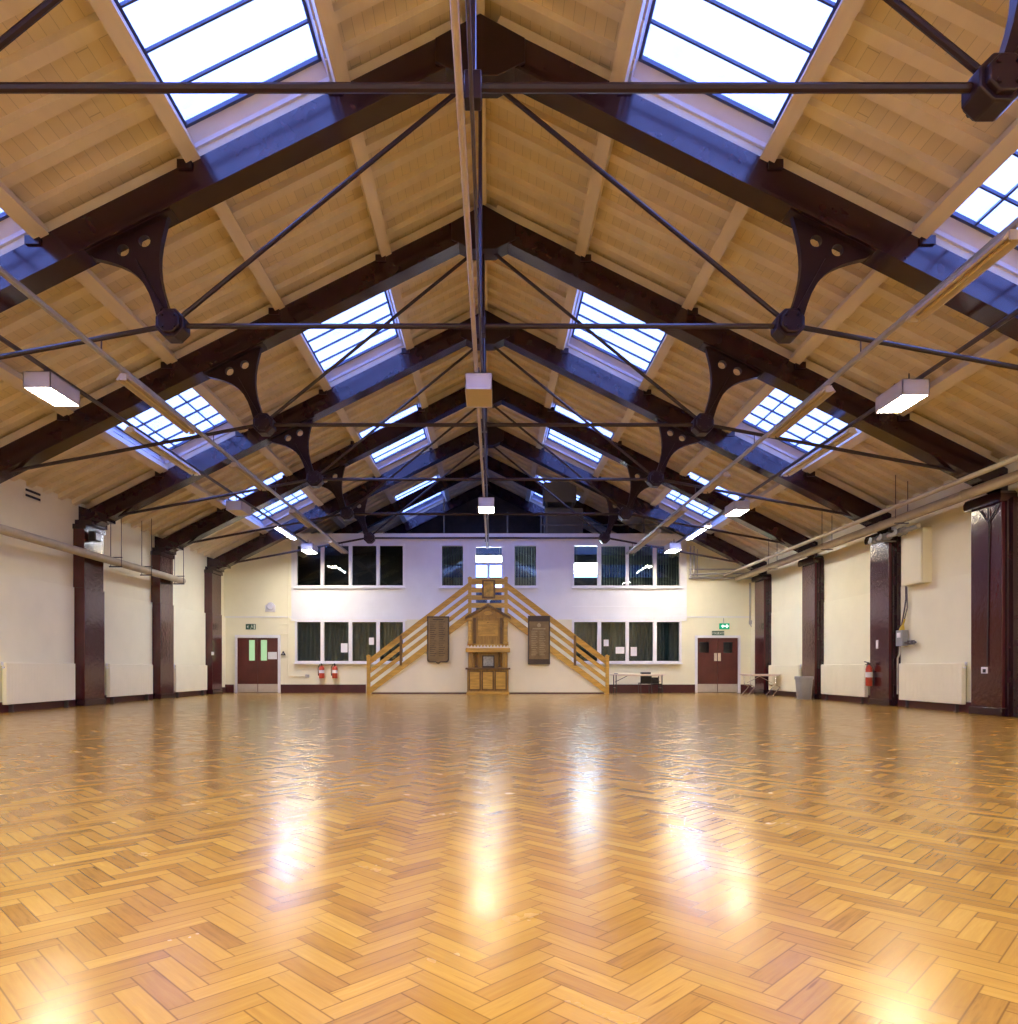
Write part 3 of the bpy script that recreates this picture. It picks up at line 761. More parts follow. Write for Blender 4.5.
# two honours boards on the stair front
a, b, z0, z1 = SX(427.3), SX(449.3), SZ(662.5), SZ(616.5)
hb = thing('memorial_board', 'bronze memorial board with rounded lower corners left of the cabinet', 'memorial board', ((a + b) / 2, YS - .06, z0))
xm = (a + b) / 2
def shield(i):
    A, B, Z0, Z1 = a + i, b - i, z0 + i, z1 - i
    r = .10
    return [(A, Z1), (A, Z0 + r)] + [(A + r - r * math.cos(R(t)), Z0 + r - r * math.sin(R(t))) for t in (30, 60, 90)] + [(xm - .09, Z0), (xm - .05, Z0 - .035), (xm, Z0 - .055), (xm + .05, Z0 - .035), (xm + .09, Z0)] + [(B - r + r * math.sin(R(t)), Z0 + r - r * math.cos(R(t))) for t in (0, 30, 60)] + [(B, Z0 + r), (B, Z1)]
obj('frame', MB().prism(shield(0), YS - .115, YS - .068), 'walnut', hb)
pb = obj('plate', MB().prism(shield(.05), YS - .125, YS - .115), 'bronze', hb)
ln = MB()
for k in range(17): 
    z = z1 - .22 - k * .078
    for q in (0, 1): ln.box(a + .11 + q * .32, a + .11 + q * .32 + .24 - .04 * ((k * 7 + q * 3) % 3), YS - .130, YS - .125, z, z + .022)
ln.box(xm - .2, xm + .2, YS - .130, YS - .125, z1 - .14, z1 - .10)
obj('name_lines', ln, 'walnut', pb)
a, b, z0, z1 = SX(527.8), SX(549.8), SZ(664.3), SZ(616)
hb = thing('memorial_board', 'rectangular bronze memorial board with dark bands right of the cabinet', 'memorial board', ((a + b) / 2, YS - .06, z0))
obj('frame', MB().box(a, b, YS - .115, YS - .068, z0, z1), 'walnut', hb, bevel=.01)
pb = obj('plate', MB().box(a + .05, b - .05, YS - .125, YS - .115, z0 + .19, z1 - .21), 'bronze', hb)
ln = MB(); xm = (a + b) / 2
for k in range(14):
    z = z1 - .58 - k * .067
    for q in (0, 1): ln.box(a + .12 + q * .30, a + .12 + q * .30 + .23 - .03 * ((k * 5 + q * 2) % 3), YS - .130, YS - .125, z, z + .02)
ln.prism([(xm + x * .1, z1 - .36 + z * .1) for x, z in ((-.5, -.6), (.5, -.6), (.8, .2), (.4, .7), (0, 1), (-.4, .7), (-.8, .2))], YS - .130, YS - .125)
ln.box(xm - .24, xm + .24, YS - .130, YS - .125, z1 - .50, z1 - .465)
obj('name_lines', ln, 'bronze_hi', pb)

# ================================================================== LIGHT FITTINGS
def lamp(x, y, z, label, lit):
    root = thing('box_lamp', label, 'lamp', (x, y, z), 'hanging box lamps')
    hx, hy, h = .21, .39, .25
    bx = MB().box(x - hx, x + hx, y - hy, y - hy + .012, z, z + h).box(x - hx, x + hx, y + hy - .012, y + hy, z, z + h).box(x - hx, x - hx + .012, y - hy, y + hy, z, z + h).box(x + hx - .012, x + hx, y - hy, y + hy, z, z + h).box(x - hx, x + hx, y - hy, y + hy, z + h - .012, z + h)
    obj('housing', bx, 'lamp_box', root)
    obj('diffuser', MB().box(x - hx + .012, x + hx - .012, y - hy + .012, y + hy - .012, z + .015, z + .03), 'diff_on' if lit else 'diff_off', root)
    obj('hanger', MB().tube([(x, y - .2, z + h), (x, y - .2, z + h + .16)], .012, 6).tube([(x, y + .2, z + h), (x, y + .2, z + h + .16)], .012, 6), 'dsteel', root)
LX, RX = -6.95, 6.84
lamp(-6.97, 11.19, 5.24, 'big lit box lamp hanging at the left, nearest on its conduit', True)
lamp(-6.95, 19.4, 5.22, 'unlit box lamp halfway along the left conduit', False)
lamp(-6.55, 25.4, 5.14, 'lit box lamp in front of the upper left window', True)
lamp(6.62, 11.35, 5.19, 'big lit box lamp hanging at the right, nearest on its conduit', True)
lamp(6.78, 19.4, 5.22, 'lit box lamp halfway along the right conduit', True)
lamp(6.55, 25.4, 5.16, 'lit box lamp in front of the upper right window', True)
lamp(-.19, 11.2, 5.22, 'unlit box lamp hanging on the centre pipe', False)
lamp(-.125, 18.8, 5.16, 'lit box lamp on the centre pipe in front of the loft', True)

def track(name, p, q, r, mat, label, cat, hang):
    root = thing(name, label, cat, p)
    p, q = Vector(p), Vector(q)
    obj('pipe', MB().tube([p, q], r, 8), mat, root)
    for y in hang:
        t = (y - p.y) / (q.y - p.y); c = p.lerp(q, t)
        d = abs(c.x - XC); top = NZ if d < ND else NZ - (d - ND) * (NZ - 4.72) / (9.9 - ND)
        if top > c.z + .05: obj('hanger_rod', MB().tube([(c.x, y, c.z), (c.x, y, top)], .009, 5), 'dsteel', root)
    return root
HG = [TY[k] for k in range(6)]
track('conduit', (-5.48, 3.5, 5.37), (-5.48, 26.9, 5.37), .042, 'steel', 'inner left lighting conduit carrying beige battens', 'conduit', HG)
track('conduit', (5.20, 3.5, 5.33), (5.20, 26.9, 5.33), .042, 'steel', 'inner right lighting conduit carrying beige battens', 'conduit', HG)
track('conduit', (LX, 3.5, 5.585), (LX + .25, 26.3, 5.50), .036, 'dsteel', 'outer left conduit carrying the box lamps', 'conduit', [])
track('conduit', (RX, 3.5, 5.56), (RX - .1, 26.3, 5.50), .036, 'dsteel', 'outer right conduit carrying the box lamps', 'conduit', [])
track('conduit', (-.27, 2.0, 5.56), (-.15, 26.5, 5.46), .032, 'batten', 'cream centre pipe running below the ridge', 'conduit', HG)
track('conduit', (-.17, 2.0, 5.55), (-.08, 26.5, 5.46), .018, 'dsteel', 'thin dark conduit beside the cream centre pipe', 'conduit', [])
def batten(x, y0, y1, z, label, mat='batten', tube=None, group='batten lights under the conduits'):
    root = thing('batten_light', label, 'batten light', (x, (y0 + y1) / 2, z), group)
    prof = [(x - .05, z), (x + .05, z), (x + .115, z - .09), (x + .09, z - .10), (x + .035, z - .04), (x - .035, z - .04), (x - .09, z - .10), (x - .115, z - .09)]
    obj('reflector', MB().prism(prof, y0, y1), mat, root)
    obj('tube', MB().tube([(x, y0 + .06, z - .072), (x, y1 - .06, z - .072)], .02 if not tube else .034, 8), tube or 'diff_off', root)
    obj('end_cap', MB().box(x - .05, x + .05, y0 - .015, y0, z - .1, z), mat, root); obj('end_cap', MB().box(x - .05, x + .05, y1, y1 + .015, z - .1, z), mat, root)
for i, (a, b) in enumerate([(6.9, 8.6), (10.5, 12.9), (15.0, 17.0), (19.4, 21.5), (24.0, 26.3)]):
    if i: batten(-5.48, a, b, 5.325, '%s unlit beige batten from the viewer on the inner left conduit' % ORD[i - 1])
    a2, b2 = [(7.0, 8.65), (10.85, 13.0), (15.6, 17.1), (19.0, 21.2), (21.9, 26.0)][i]
    batten(5.20, a2, b2, 5.285, '%s unlit beige batten from the viewer on the inner right conduit' % ORD[i])
batten(LX + .12, 13.3, 16.3, 5.50, 'long unlit white batten on the outer left conduit under a skylight', 'upvc')
batten(RX - .02, 13.3, 16.3, 5.48, 'long unlit white batten on the outer right conduit under a skylight', 'upvc')
batten(LX + .2, 22.0, 24.2, 5.46, 'bright lit fluorescent batten on the outer left conduit', 'upvc', 'tube_on')
batten(RX - .07, 21.9, 24.2, 5.46, 'bright lit fluorescent batten on the outer right conduit', 'upvc', 'tube_on')

# ================================================================== LEFT WALL FITTINGS
wp = thing('wall_pipe', 'pale lagged heating pipe hung along the left wall', 'pipe', (-9.85, 14, 3.73))
obj('pipe', MB().tube([(-9.85, 4.0, 3.73), (-9.85, 22.5, 3.73)], .10, 14), 'duct', wp)
for y in (18.55, 20.2, 22.3):
    h = obj('hanger_bracket', MB().box(-10.06, -9.72, y - .02, y + .02, 3.60, 3.63).box(-10.05, -9.72, y - .02, y + .02, 3.85, 3.87), 'dsteel', wp)
    zr = zb(9.73) - .1
    obj('hanger_wire', MB().tube([(-9.74, y, 3.61), (-9.74, y, zr - .02)], .009, 5).tube([(-10.02, y, 3.61), (-10.02, y, zb(9.9) - .1)], .009, 5), 'dsteel', h)
fl = thing('floodlight', 'black floodlight on a bracket high on the left column', 'floodlight', (-9.93, 17.7, 4.2))
fx0 = WL + .28
obj('body', MB().prism([(17.56, 4.13), (17.84, 4.13), (17.86, 4.34), (17.56, 4.37)], fx0 + .04, fx0 + .22, 'x'), 'black', fl, bevel=.02)
obj('lens', MB().box(fx0 + .22, fx0 + .23, 17.59, 17.82, 4.16, 4.32), 'steel', fl)
obj('bracket', MB().box(fx0, fx0 + .04, 17.62, 17.8, 4.14, 4.28), 'black', fl)
vt = thing('wall_vent', 'dark two-slot air vent high on the left wall', 'vent', (WL, 15.9, 4.75))
obj('backing', MB().box(WL, WL + .015, 15.62, 16.2, 4.74, 4.97), 'wall', vt)
obj('vent_slot', MB().box(WL + .015, WL + .03, 15.66, 16.16, 4.89, 4.94).box(WL + .015, WL + .03, 15.66, 16.16, 4.77, 4.82), 'black', vt)
def radiator(x, s, y0, y1, label, group, z0=.17, z1=1.05):
    """s: +1 when the hall lies at larger x"""
    root = thing('radiator', label, 'radiator', (x, (y0 + y1) / 2, z0), group)
    a, b = x + s * .055, x + s * .15
    lo, hi = min(a, b), max(a, b)
    m = MB().box(lo, hi, y0, y1, z0, z1)
    ob = obj('panel', m, 'rad', root, bevel=.012)
    rb_ = MB(); n = int((y1 - y0) / .10)
    f = x + s * .15
    for k in range(n):
        y = y0 + (y1 - y0) * (k + .5) / n
        rb_.box(min(f, f + s * .006), max(f, f + s * .002), y - .028, y + .028, z0 + .05, z1 - .05)
    obj('panel_rib', rb_, 'rad', ob)
    gr = MB()
    for k in range(int((y1 - y0) / .06)): gr.box(lo + .015, hi - .015, y0 + .03 + k * .06, y0 + .055 + k * .06, z1, z1 + .006)
    obj('top_grille', gr, 'rad', root)
    for y in (y0 + .25, y1 - .25):
        obj('foot', MB().box(min(x, x + s * .12), max(x, x + s * .12), y - .02, y + .02, .0, z0).box(x + s * .10 - .04, x + s * .10 + .04, y - .03, y + .03, 0, .02), 'dsteel', root)
    obj('valve', MB().tube([(x + s * .10, y0 - .05, z1 - .10), (x + s * .10, y0, z1 - .10)], .02, 8).tube([(x + s * .10, y0 - .06, z1 - .06), (x + s * .10, y0 - .06, z1 + .02)], .025, 10), 'upvc', root)
gl = 'cream radiators along the left wall'; gr_ = 'cream radiators along the right wall'
XWL, XWR = WL + .07, WR - .02
radiator(XWL, 1, 14.75, 17.2, 'tall cream radiator at the left edge, before the first column', gl)
radiator(XWL, 1, 18.75, 21.15, 'cream radiator between the floodlight column and the next', gl)
radiator(XWL, 1, 22.7, 25.2, 'cream radiator on the left wall nearest the end wall', gl)
radiator(XWR, -1, 10.9, 13.2, 'cream radiator cut off by the right edge of the photo', gr_)
radiator(XWR, -1, 14.85, 17.15, 'cream radiator below the grey meter on the right wall', gr_)
radiator(XWR, -1, 18.7, 21.2, 'cream radiator between the grey bin and the red extinguisher', gr_)
radiator(XWR, -1, 22.75, 25.2, 'cream radiator behind the folding table on the right', gr_)
tag(obj('wall_switch', MB().box(WX(217.5, 25.9) - .04, WX(217.5, 25.9) + .05, 25.43, 25.445, 1.42, 1.54), 'upvc', None, (WX(217.5, 25.9), 25.44, 1.42)), 'small white switch on the far left corner column', 'switch', kind='thing')

# ================================================================== RIGHT WALL FITTINGS
def tubes(name, label, segs, mat, brackets=(), cat='pipe', n=12):
    p = segs[0][0][0]
    root = thing(name, label, cat, p)
    m = MB()
    for pts, r in segs: m.tube(pts, r, n)
    obj('pipe', m, mat, root)
    return root
dp = tubes('heating_pipe', 'thick pale lagged pipe running along the top of the right wall', [([(9.45, 6, 4.39), (9.45, 27.0, 4.39)], .10), ([(9.45, 27.0, 4.39), (9.45, 27.25, 4.39)], .05)], 'duct', n=16)
for y in range(8, 27, 3): obj('pipe_collar', MB().tube([(9.45, y, 4.39), (9.45, y + .08, 4.39)], .11, 16), 'duct', dp)
for y in (9.9, 12.2, 16.2, 19.8, 23.6):
    obj('hanger_wire', MB().tube([(9.31, y, 4.39), (9.31, y, zb(9.43) - .12)], .009, 5).tube([(9.59, y, 4.39), (9.59, y, zb(9.71) - .12)], .009, 5), 'dsteel', dp)
    obj('pipe_cradle', MB().box(9.29, 9.61, y - .02, y + .02, 4.265, 4.285), 'dsteel', dp)
tubes('heating_pipe', 'thinner pale pipe hung above the thick pipe on the right wall', [([(9.0, 6, 4.53), (9.0, 26.8, 4.53), (9.0, 27.2, 4.53)], .05)], 'duct', n=12)
tray = thing('cable_tray', 'grey cable tray between the two pipes on the right wall', 'cable tray', (9.85, 16, 4.58))
obj('tray', MB().box(9.62, 9.86, 6, 27.1, 4.42, 4.435).box(9.62, 9.63, 6, 27.1, 4.435, 4.48).box(9.85, 9.86, 6, 27.1, 4.435, 4.48), 'dsteel', tray)
obj('cable', MB().tube([(9.70, 6, 4.455), (9.70, 27.1, 4.455)], .02, 6).tube([(9.77, 6, 4.455), (9.78, 27.1, 4.455)], .02, 6), 'black', tray)
tubes('grey_pipe', 'grey pipe rack turning up the end wall beside the upper right window', [([(X_(689), 27.1, Z_(579)), (X_(689), 27.1, Z_(547))], .035), ([(X_(692.5), 27.1, Z_(577)), (X_(692.5), 27.1, Z_(547))], .03), ([(X_(688), 27.12, Z_(570)), (X_(738), 27.12, Z_(570))], .03), ([(X_(688), 27.12, Z_(575)), (X_(745), 27.12, Z_(574))], .03), ([(X_(688), 27.16, Z_(578.5)), (X_(752), 27.16, Z_(578.5))], .04), ([(X_(696), 27.12, Z_(577)), (X_(696), 27.12, Z_(550))], .02)], 'steel', n=8)
dn = thing('down_pipe', 'pair of grey down pipes ending above the corner table', 'pipe', (X_(751), YE, Z_(625)))
obj('pipe', MB().tube([(X_(749.5), YE - .05, Z_(583)), (X_(749.5), YE - .05, Z_(624)), (X_(751), YE - .05, Z_(626.5)), (X_(752.8), YE - .05, Z_(624)), (X_(752.8), YE - .05, Z_(583))], .028, 8), 'steel', dn)
obj('pipe_trap', MB().box(X_(748.6), X_(753.6), YE - .10, YE - .0, Z_(624.5), Z_(620.5)), 'steel', dn, bevel=.02)
cb2 = thing('wall_cabinet', 'cream box cabinet mounted high on the right wall below the pipes', 'cabinet', (WR - .1, 16.5, 2.9))
obj('body', MB().box(WR - .22, WR, 16.12, 16.95, 2.91, 4.18), 'wall', cb2, bevel=.008)
obj('door_panel', MB().box(WR - .235, WR - .22, 16.15, 16.92, 2.94, 4.15), 'wall_lo', cb2, bevel=.004)
va = thing('valve_assembly', 'grey pipe run with three gate valves above the right column', 'valves', (9.72, 16.9, 4.15))
obj('pipe', MB().tube([(9.66, 15.9, 4.15), (9.66, 17.95, 4.15)], .055, 10), 'steel', va)
for y in (16.55, 17.2, 17.65):
    v = obj('valve', MB().tube([(9.66, y - .10, 4.15), (9.66, y - .07, 4.15)], .10, 10).tube([(9.66, y + .07, 4.15), (9.66, y + .10, 4.15)], .10, 10).tube([(9.66, y - .08, 4.15), (9.66, y + .08, 4.15)], .075, 10).tube([(9.66, y, 4.15), (9.52, y, 4.15)], .03, 8), 'grey', va)
    obj('valve_wheel', MB().tube([(9.52, y, 4.15), (9.505, y, 4.15)], .075, 12), 'grey', v)
obj('wall_bracket', MB().box(9.62, WR, 17.38, 17.42, 4.06, 4.09), 'steel', va)
mt = thing('meter', 'grey meter box with yellow fitting above the right wall radiator', 'meter', (WR - .1, 17.1, 1.5))
obj('meter_box', MB().box(WR - .20, WR - .05, 16.96, 17.22, 1.48, 1.86), 'grey', mt, bevel=.01)
obj('dial', MB().box(WR - .206, WR - .20, 17.02, 17.16, 1.68, 1.80), 'upvc', mt)
obj('yellow_fitting', MB().tube([(WR - .12, 17.1, 1.86), (WR - .12, 17.06, 1.98)], [.07, .03], 10).tube([(WR - .12, 17.06, 1.98), (WR - .12, 16.98, 2.12)], .02, 8), 'yellow', mt)
obj('meter_valve', MB().tube([(WR - .12, 16.96, 1.55), (WR - .12, 16.55, 1.55)], .025, 8).tube([(WR - .12, 16.80, 1.50), (WR - .12, 16.80, 1.60)], .045, 8).tube([(WR - .12, 16.66, 1.50), (WR - .12, 16.66, 1.60)], .045, 8), 'dsteel', mt)
obj('lower_pipe', MB().tube([(WR - .12, 17.18, 1.48), (WR - .12, 17.2, 1.28), (WR - .12, 17.28, 1.18), (WR - .12, 17.28, .3)], .02, 8), 'steel', mt)
tubes('cable_drop', 'dark cable dropping from the pipes to the meter on the right wall', [([(WR - .08, 17.02, 4.1), (WR - .08, 17.0, 2.6), (WR - .09, 17.06, 2.3), (WR - .12, 17.14, 1.9)], .018), ([(WR - .07, 16.98, 2.9), (WR - .07, 16.96, 2.4), (WR - .1, 17.04, 2.1)], .014)], 'dsteel', cat='cable', n=7)
xi = WR - .23
cbz = thing('cable_drop', 'black forked cable running down the largest right column to a socket', 'cable', (xi, 13.9, 1.0))
obj('cable', MB().tube([(xi - .02, 13.95, 4.1), (xi - .02, 13.92, 3.7), (xi - .015, 13.95, 3.0), (xi - .015, 13.98, .98)], .014, 7).tube([(xi - .02, 14.20, 4.12), (xi - .02, 14.08, 3.98), (xi - .02, 13.95, 3.82)], .012, 7).tube([(xi - .02, 13.66, 4.12), (xi - .02, 13.78, 3.98), (xi - .02, 13.93, 3.84)], .012, 7), 'black', cbz)
so = thing('socket', 'white twin socket low on the largest right column', 'socket', (xi, 14.0, .9))
obj('plate', MB().box(xi - .03, xi - .002, 13.98, 14.14, .83, .96), 'upvc', so, bevel=.004)
obj('dark_plug', MB().box(xi - .06, xi - .03, 14.0, 14.05, .85, .92), 'black', so)
tag(obj('wall_switch', MB().box(xi - .02, xi - .002, 17.93, 18.02, 1.44, 1.66), 'upvc', None, (xi, 17.97, 1.44), bevel=.004), 'white switch on the right column above the fire extinguisher', 'switch', kind='thing')

def extinguisher(c, wall, label, group=None, r=.085, h=.46):
    """wall: unit vector pointing to the wall behind"""
    root = thing('fire_extinguisher', label, 'fire extinguisher', c, group)
    x, y, z = c; w = Vector(wall)
    obj('cylinder', MB().lathe([(r * .9, 0), (r, .02), (r, h - .06), (r * .8, h - .01), (r * .35, h + .03), (r * .3, h + .05)], c, 18), 'red', root)
    obj('label_band', MB().lathe([(r + .003, h * .45), (r + .003, h * .72)], c, 18), 'paper', root)
    obj('valve_head', MB().box(x - .025, x + .025, y - .025, y + .025, z + h + .05, z + h + .10).bar((x, y, z + h + .10), Vector((x, y, z + h + .13)) - w * .12, .025, .02).bar((x, y, z + h + .07), Vector((x, y, z + h + .05)) - w * .10, .02, .015), 'black', root)
    sd = Vector((w.y, -w.x, 0))
    b = Vector(c)
    obj('hose', MB().tube([b + Vector((0, 0, h + .08)), b - sd * .08 + Vector((0, 0, h + .09)), b - sd * (r + .035) + Vector((0, 0, h - .04)), b - sd * (r + .03) + Vector((0, 0, .22)), b - sd * (r + .015) + Vector((0, 0, .10))], [.012, .012, .012, .014, .022], 8), 'black', root)
    obj('bracket', MB().bar(b + w * (r - .01) + Vector((0, 0, h * .75)), b + w * (r + .035) + Vector((0, 0, h * .75)), .08, .04), 'black', root)
extinguisher((9.755, 18.17, .48), (1, 0, 0), 'orange-red fire extinguisher on the right wall column', r=.08, h=.5)
for px, lab in ((322.6, 'left one of two red fire extinguishers below the lower window'), (335.6, 'right one of two red fire extinguishers below the lower window')):
    extinguisher((X_(px), YE - .14, Z_(678.2)), (0, 1, 0), lab, 'fire extinguishers below the lower left window', r=.105, h=.44)

# grey bin
bn = thing('waste_bin', 'grey plastic waste bin in front of a right wall column', 'bin', (9.46, 21.3, 0))
bx, by = 9.47, 21.3
def rect(hx, hy, z, r=.07, n=3):
    pts = []
    for sx, sy, a0 in ((1, 1, 0), (-1, 1, 90), (-1, -1, 180), (1, -1, 270)):
        for k in range(n + 1):
            a = R(a0 + 90 * k / n); pts.append((bx + sx * (hx - r) + r * math.cos(a), by + sy * (hy - r) + r * math.sin(a), z))
    return pts
def loft_rings(rings):
    m = MB(); n = len(rings[0]); v = [p for r_ in rings for p in r_]; f = []
    for i in range(len(rings) - 1):
        for k in range(n): f.append((i * n + k, i * n + (k + 1) % n, (i + 1) * n + (k + 1) % n, (i + 1) * n + k))
    f.append(tuple(range(n - 1, -1, -1))); f.append(tuple((len(rings) - 1) * n + k for k in range(n)))
    return m.add(v, f)
obj('body', loft_rings([rect(.16, .16, 0), rect(.17, .17, .02), rect(.205, .205, .62), rect(.195, .195, .62), rect(.155, .155, .05)]), 'grey', bn)
obj('rim', loft_rings([rect(.212, .212, .60), rect(.22, .22, .62), rect(.22, .22, .68), rect(.212, .212, .70), rect(.19, .19, .70), rect(.19, .19, .63)]), 'grey', bn)
obj('lid_flap', loft_rings([rect(.19, .19, .655), rect(.187, .187, .685)]), 'dsteel', bn)

# folding tables
def table(x0, x1, y0, y1, z, label, metal, style):
    root = thing('folding_table', label, 'table', ((x0 + x1) / 2, (y0 + y1) / 2, 0))
    obj('table_top', MB().box(x0, x1, y0, y1, z - .03, z), 'table', root, bevel=.006)
    obj('apron', MB().box(x0 + .06, x1 - .06, y0 + .05, y0 + .07, z - .07, z - .03).box(x0 + .06, x1 - .06, y1 - .07, y1 - .05, z - .07, z - .03), 'table', root)
    for sx, xx in ((1, x0 + .14), (-1, x1 - .14)):
        for yy in (y0 + .06, y1 - .06):
            if style == 'splay':
                obj('leg', MB().tube([(xx, yy, z - .03), (xx, yy, z * .52), (xx - .02, yy, z * .5)], .015, 8).tube([(xx + .16, yy, .30), (xx - .10, yy, .0)], .016, 8).tube([(xx, yy, z * .52), (xx + .16, yy, .30)], .013, 8), metal, root)
            else:
                obj('leg', MB().tube([(xx, yy, z - .03), (xx, yy, 0)], .018, 8), metal, root)
        obj('cross_bar', MB().tube([(xx, y0 + .06, z * .3 if style != 'splay' else .36), (xx, y1 - .06, z * .3 if style != 'splay' else .36)], .012, 8), metal, root)
        obj('brace', MB().tube([(xx, (y0 + y1) / 2, z - .30), (xx + sx * .50, (y0 + y1) / 2, z - .05)], .011, 8), metal, root)
    return root
table(8.72, 9.86, 24.0, 24.7, .745, 'small folding table with bright splayed legs in the right corner', 'chrome', 'splay')
table(WX(611.5, 26.3), WX(664.5, 26.3), 26.05, 26.7, .73, 'long folding table with dark legs under the lower right window', 'black', 'straight')
tb = obj('flat_case', MB().box(WX(641, 26.4), WX(650, 26.4), 26.25, 26.5, .73, .80), 'black', None, (WX(645.5, 26.4), 26.4, .73), bevel=.008)
tag(tb, 'flat black case lying on the long folding table', 'case', kind='thing')
tg = obj('small_box', MB().box(WX(614, 26.4), WX(617.3, 26.4), 26.3, 26.4, .73, .765), 'grey', None, (WX(615.6, 26.4), 26.35, .73), bevel=.004)
tag(tg, 'small grey box at the left end of the long table', 'box', kind='thing')
ch = thing('stacking_chair', 'black chair pushed under the long folding table', 'chair', (WX(645.5, 26.6), 26.8, 0))
cx_, cy_ = WX(645.5, 26.6), 26.85
obj('backrest', MB().box(cx_ - .21, cx_ + .21, cy_ - .36, cy_ - .33, .40, .67), 'black', ch, bevel=.012)
obj('seat', MB().box(cx_ - .21, cx_ + .21, cy_ - .34, cy_ + .06, .36, .40), 'black', ch, bevel=.012)
for sx in (-1, 1):
    obj('leg', MB().tube([(cx_ + sx * .2, cy_ - .36, .0), (cx_ + sx * .2, cy_ - .34, .36), (cx_ + sx * .2, cy_ - .35, .66)], .012, 8), 'dsteel', ch)
    obj('leg', MB().tube([(cx_ + sx * .2, cy_ + .06, .0), (cx_ + sx * .2, cy_ + .04, .37)], .012, 8), 'dsteel', ch)
ch2 = thing('stacking_chair', 'dark chair with curved legs under the right end of the long table', 'chair', (WX(656.5, 26.6), 26.8, 0))
cx_ = WX(656.8, 26.6)
obj('seat', MB().box(cx_ - .17, cx_ + .17, cy_ - .34, cy_ + .04, .33, .37), 'black', ch2, bevel=.012)
for sx in (-1, 1):
    for y_, d_ in ((cy_ - .33, -.05), (cy_ + .03, .05)):
        obj('leg', MB().tube([(cx_ + sx * .21, y_ + d_, .0), (cx_ + sx * .19, y_ + d_ * .4, .18), (cx_ + sx * .13, y_, .34)], .013, 8), 'black', ch2)
obj('backrest', MB().prism([(cx_ - .15, .37), (cx_ + .15, .37), (cx_ + .12, .60), (cx_ - .12, .60)], cy_ + .04, cy_ + .06), 'black', ch2)

# ================================================================== END WALL FITTINGS
def sheet(x0, x1, y0, y1, Yp, label):
    o = obj('paper_notice', MB().box(X_(x0), X_(x1), Yp - .006, Yp, Z_(y1), Z_(y0)), 'paper', None, ((X_(x0) + X_(x1)) / 2, Yp, Z_(y1)))
    return tag(o, label, 'notice', 'paper notices on the end wall', 'thing')
sheet(341, 347.6, 643.3, 652.4, YE - .008, 'white notice on the lower left window above the fire extinguishers')
sheet(369, 374, 637.6, 644.8, YE - .008, 'white notice on the lower left window close to the stair rail')
sheet(268, 277, 652, 659.2, YE - .002, 'white notice on the right leaf of the left double door')
sheet(603.6, 608.6, 639.6, 646.2, YE - .008, 'small white notice on the lower right window just above the stair rail')
sheet(615.6, 624.4, 647, 653.6, YE - .008, 'wide white notice on the lower right window')
sheet(630.6, 636.8, 647, 656, YE - .008, 'tall white notice on the lower right window')
sb = thing('alarm_sounder', 'white alarm box high above the left double door', 'alarm', (X_(270.5), YE, Z_(612)))
obj('base', MB().box(X_(265.5), X_(275.5), YE - .05, YE, Z_(612), Z_(605)), 'upvc', sb, bevel=.015)
obj('sounder', MB().tube([(X_(271), YE - .05, Z_(606.5)), (X_(271), YE - .14, Z_(606.5))], [.16, .11], 16), 'lamp_box', sb)
wf = thing('wall_fitting', 'small dark triangular fitting on the wall beside the left double door', 'wall fitting', (X_(283.5), YE, Z_(655.5)))
obj('bracket', MB().prism([(X_(281.2), Z_(655.3)), (X_(286), Z_(655.3)), (X_(283.6), Z_(651))], YE - .07, YE), 'black', wf)
obj('mount', MB().box(X_(282.8), X_(284.4), YE - .09, YE - .07, Z_(654.6), Z_(652.8)), 'grey', wf)
def T(pts, Y=YE - .03): return [(X_(a), Y, Z_(b)) for a, b in pts]
tubes('surface_conduit', 'thin conduit running down the end wall to a socket left of the window', [(T([(284, 557), (288.6, 560), (288.6, 618), (288.6, 676), (305.5, 676)]), .016), (T([(279, 624.5), (288, 624.5)]), .012), (T([(279, 634), (289, 634)]), .012)], 'wall', cat='conduit', n=7)
sk_ = thing('socket', 'grey double socket below the lower left window', 'socket', (X_(307.6), YE, Z_(677.5)))
obj('plate', MB().box(X_(305.6), X_(309.4), YE - .04, YE, Z_(677.6), Z_(674.6)), 'grey', sk_, bevel=.005)
obj('switch_rocker', MB().box(X_(306.4), X_(307), YE - .046, YE - .04, Z_(676.4), Z_(675.6)).box(X_(308), X_(308.6), YE - .046, YE - .04, Z_(676.4), Z_(675.6)), 'upvc', sk_)

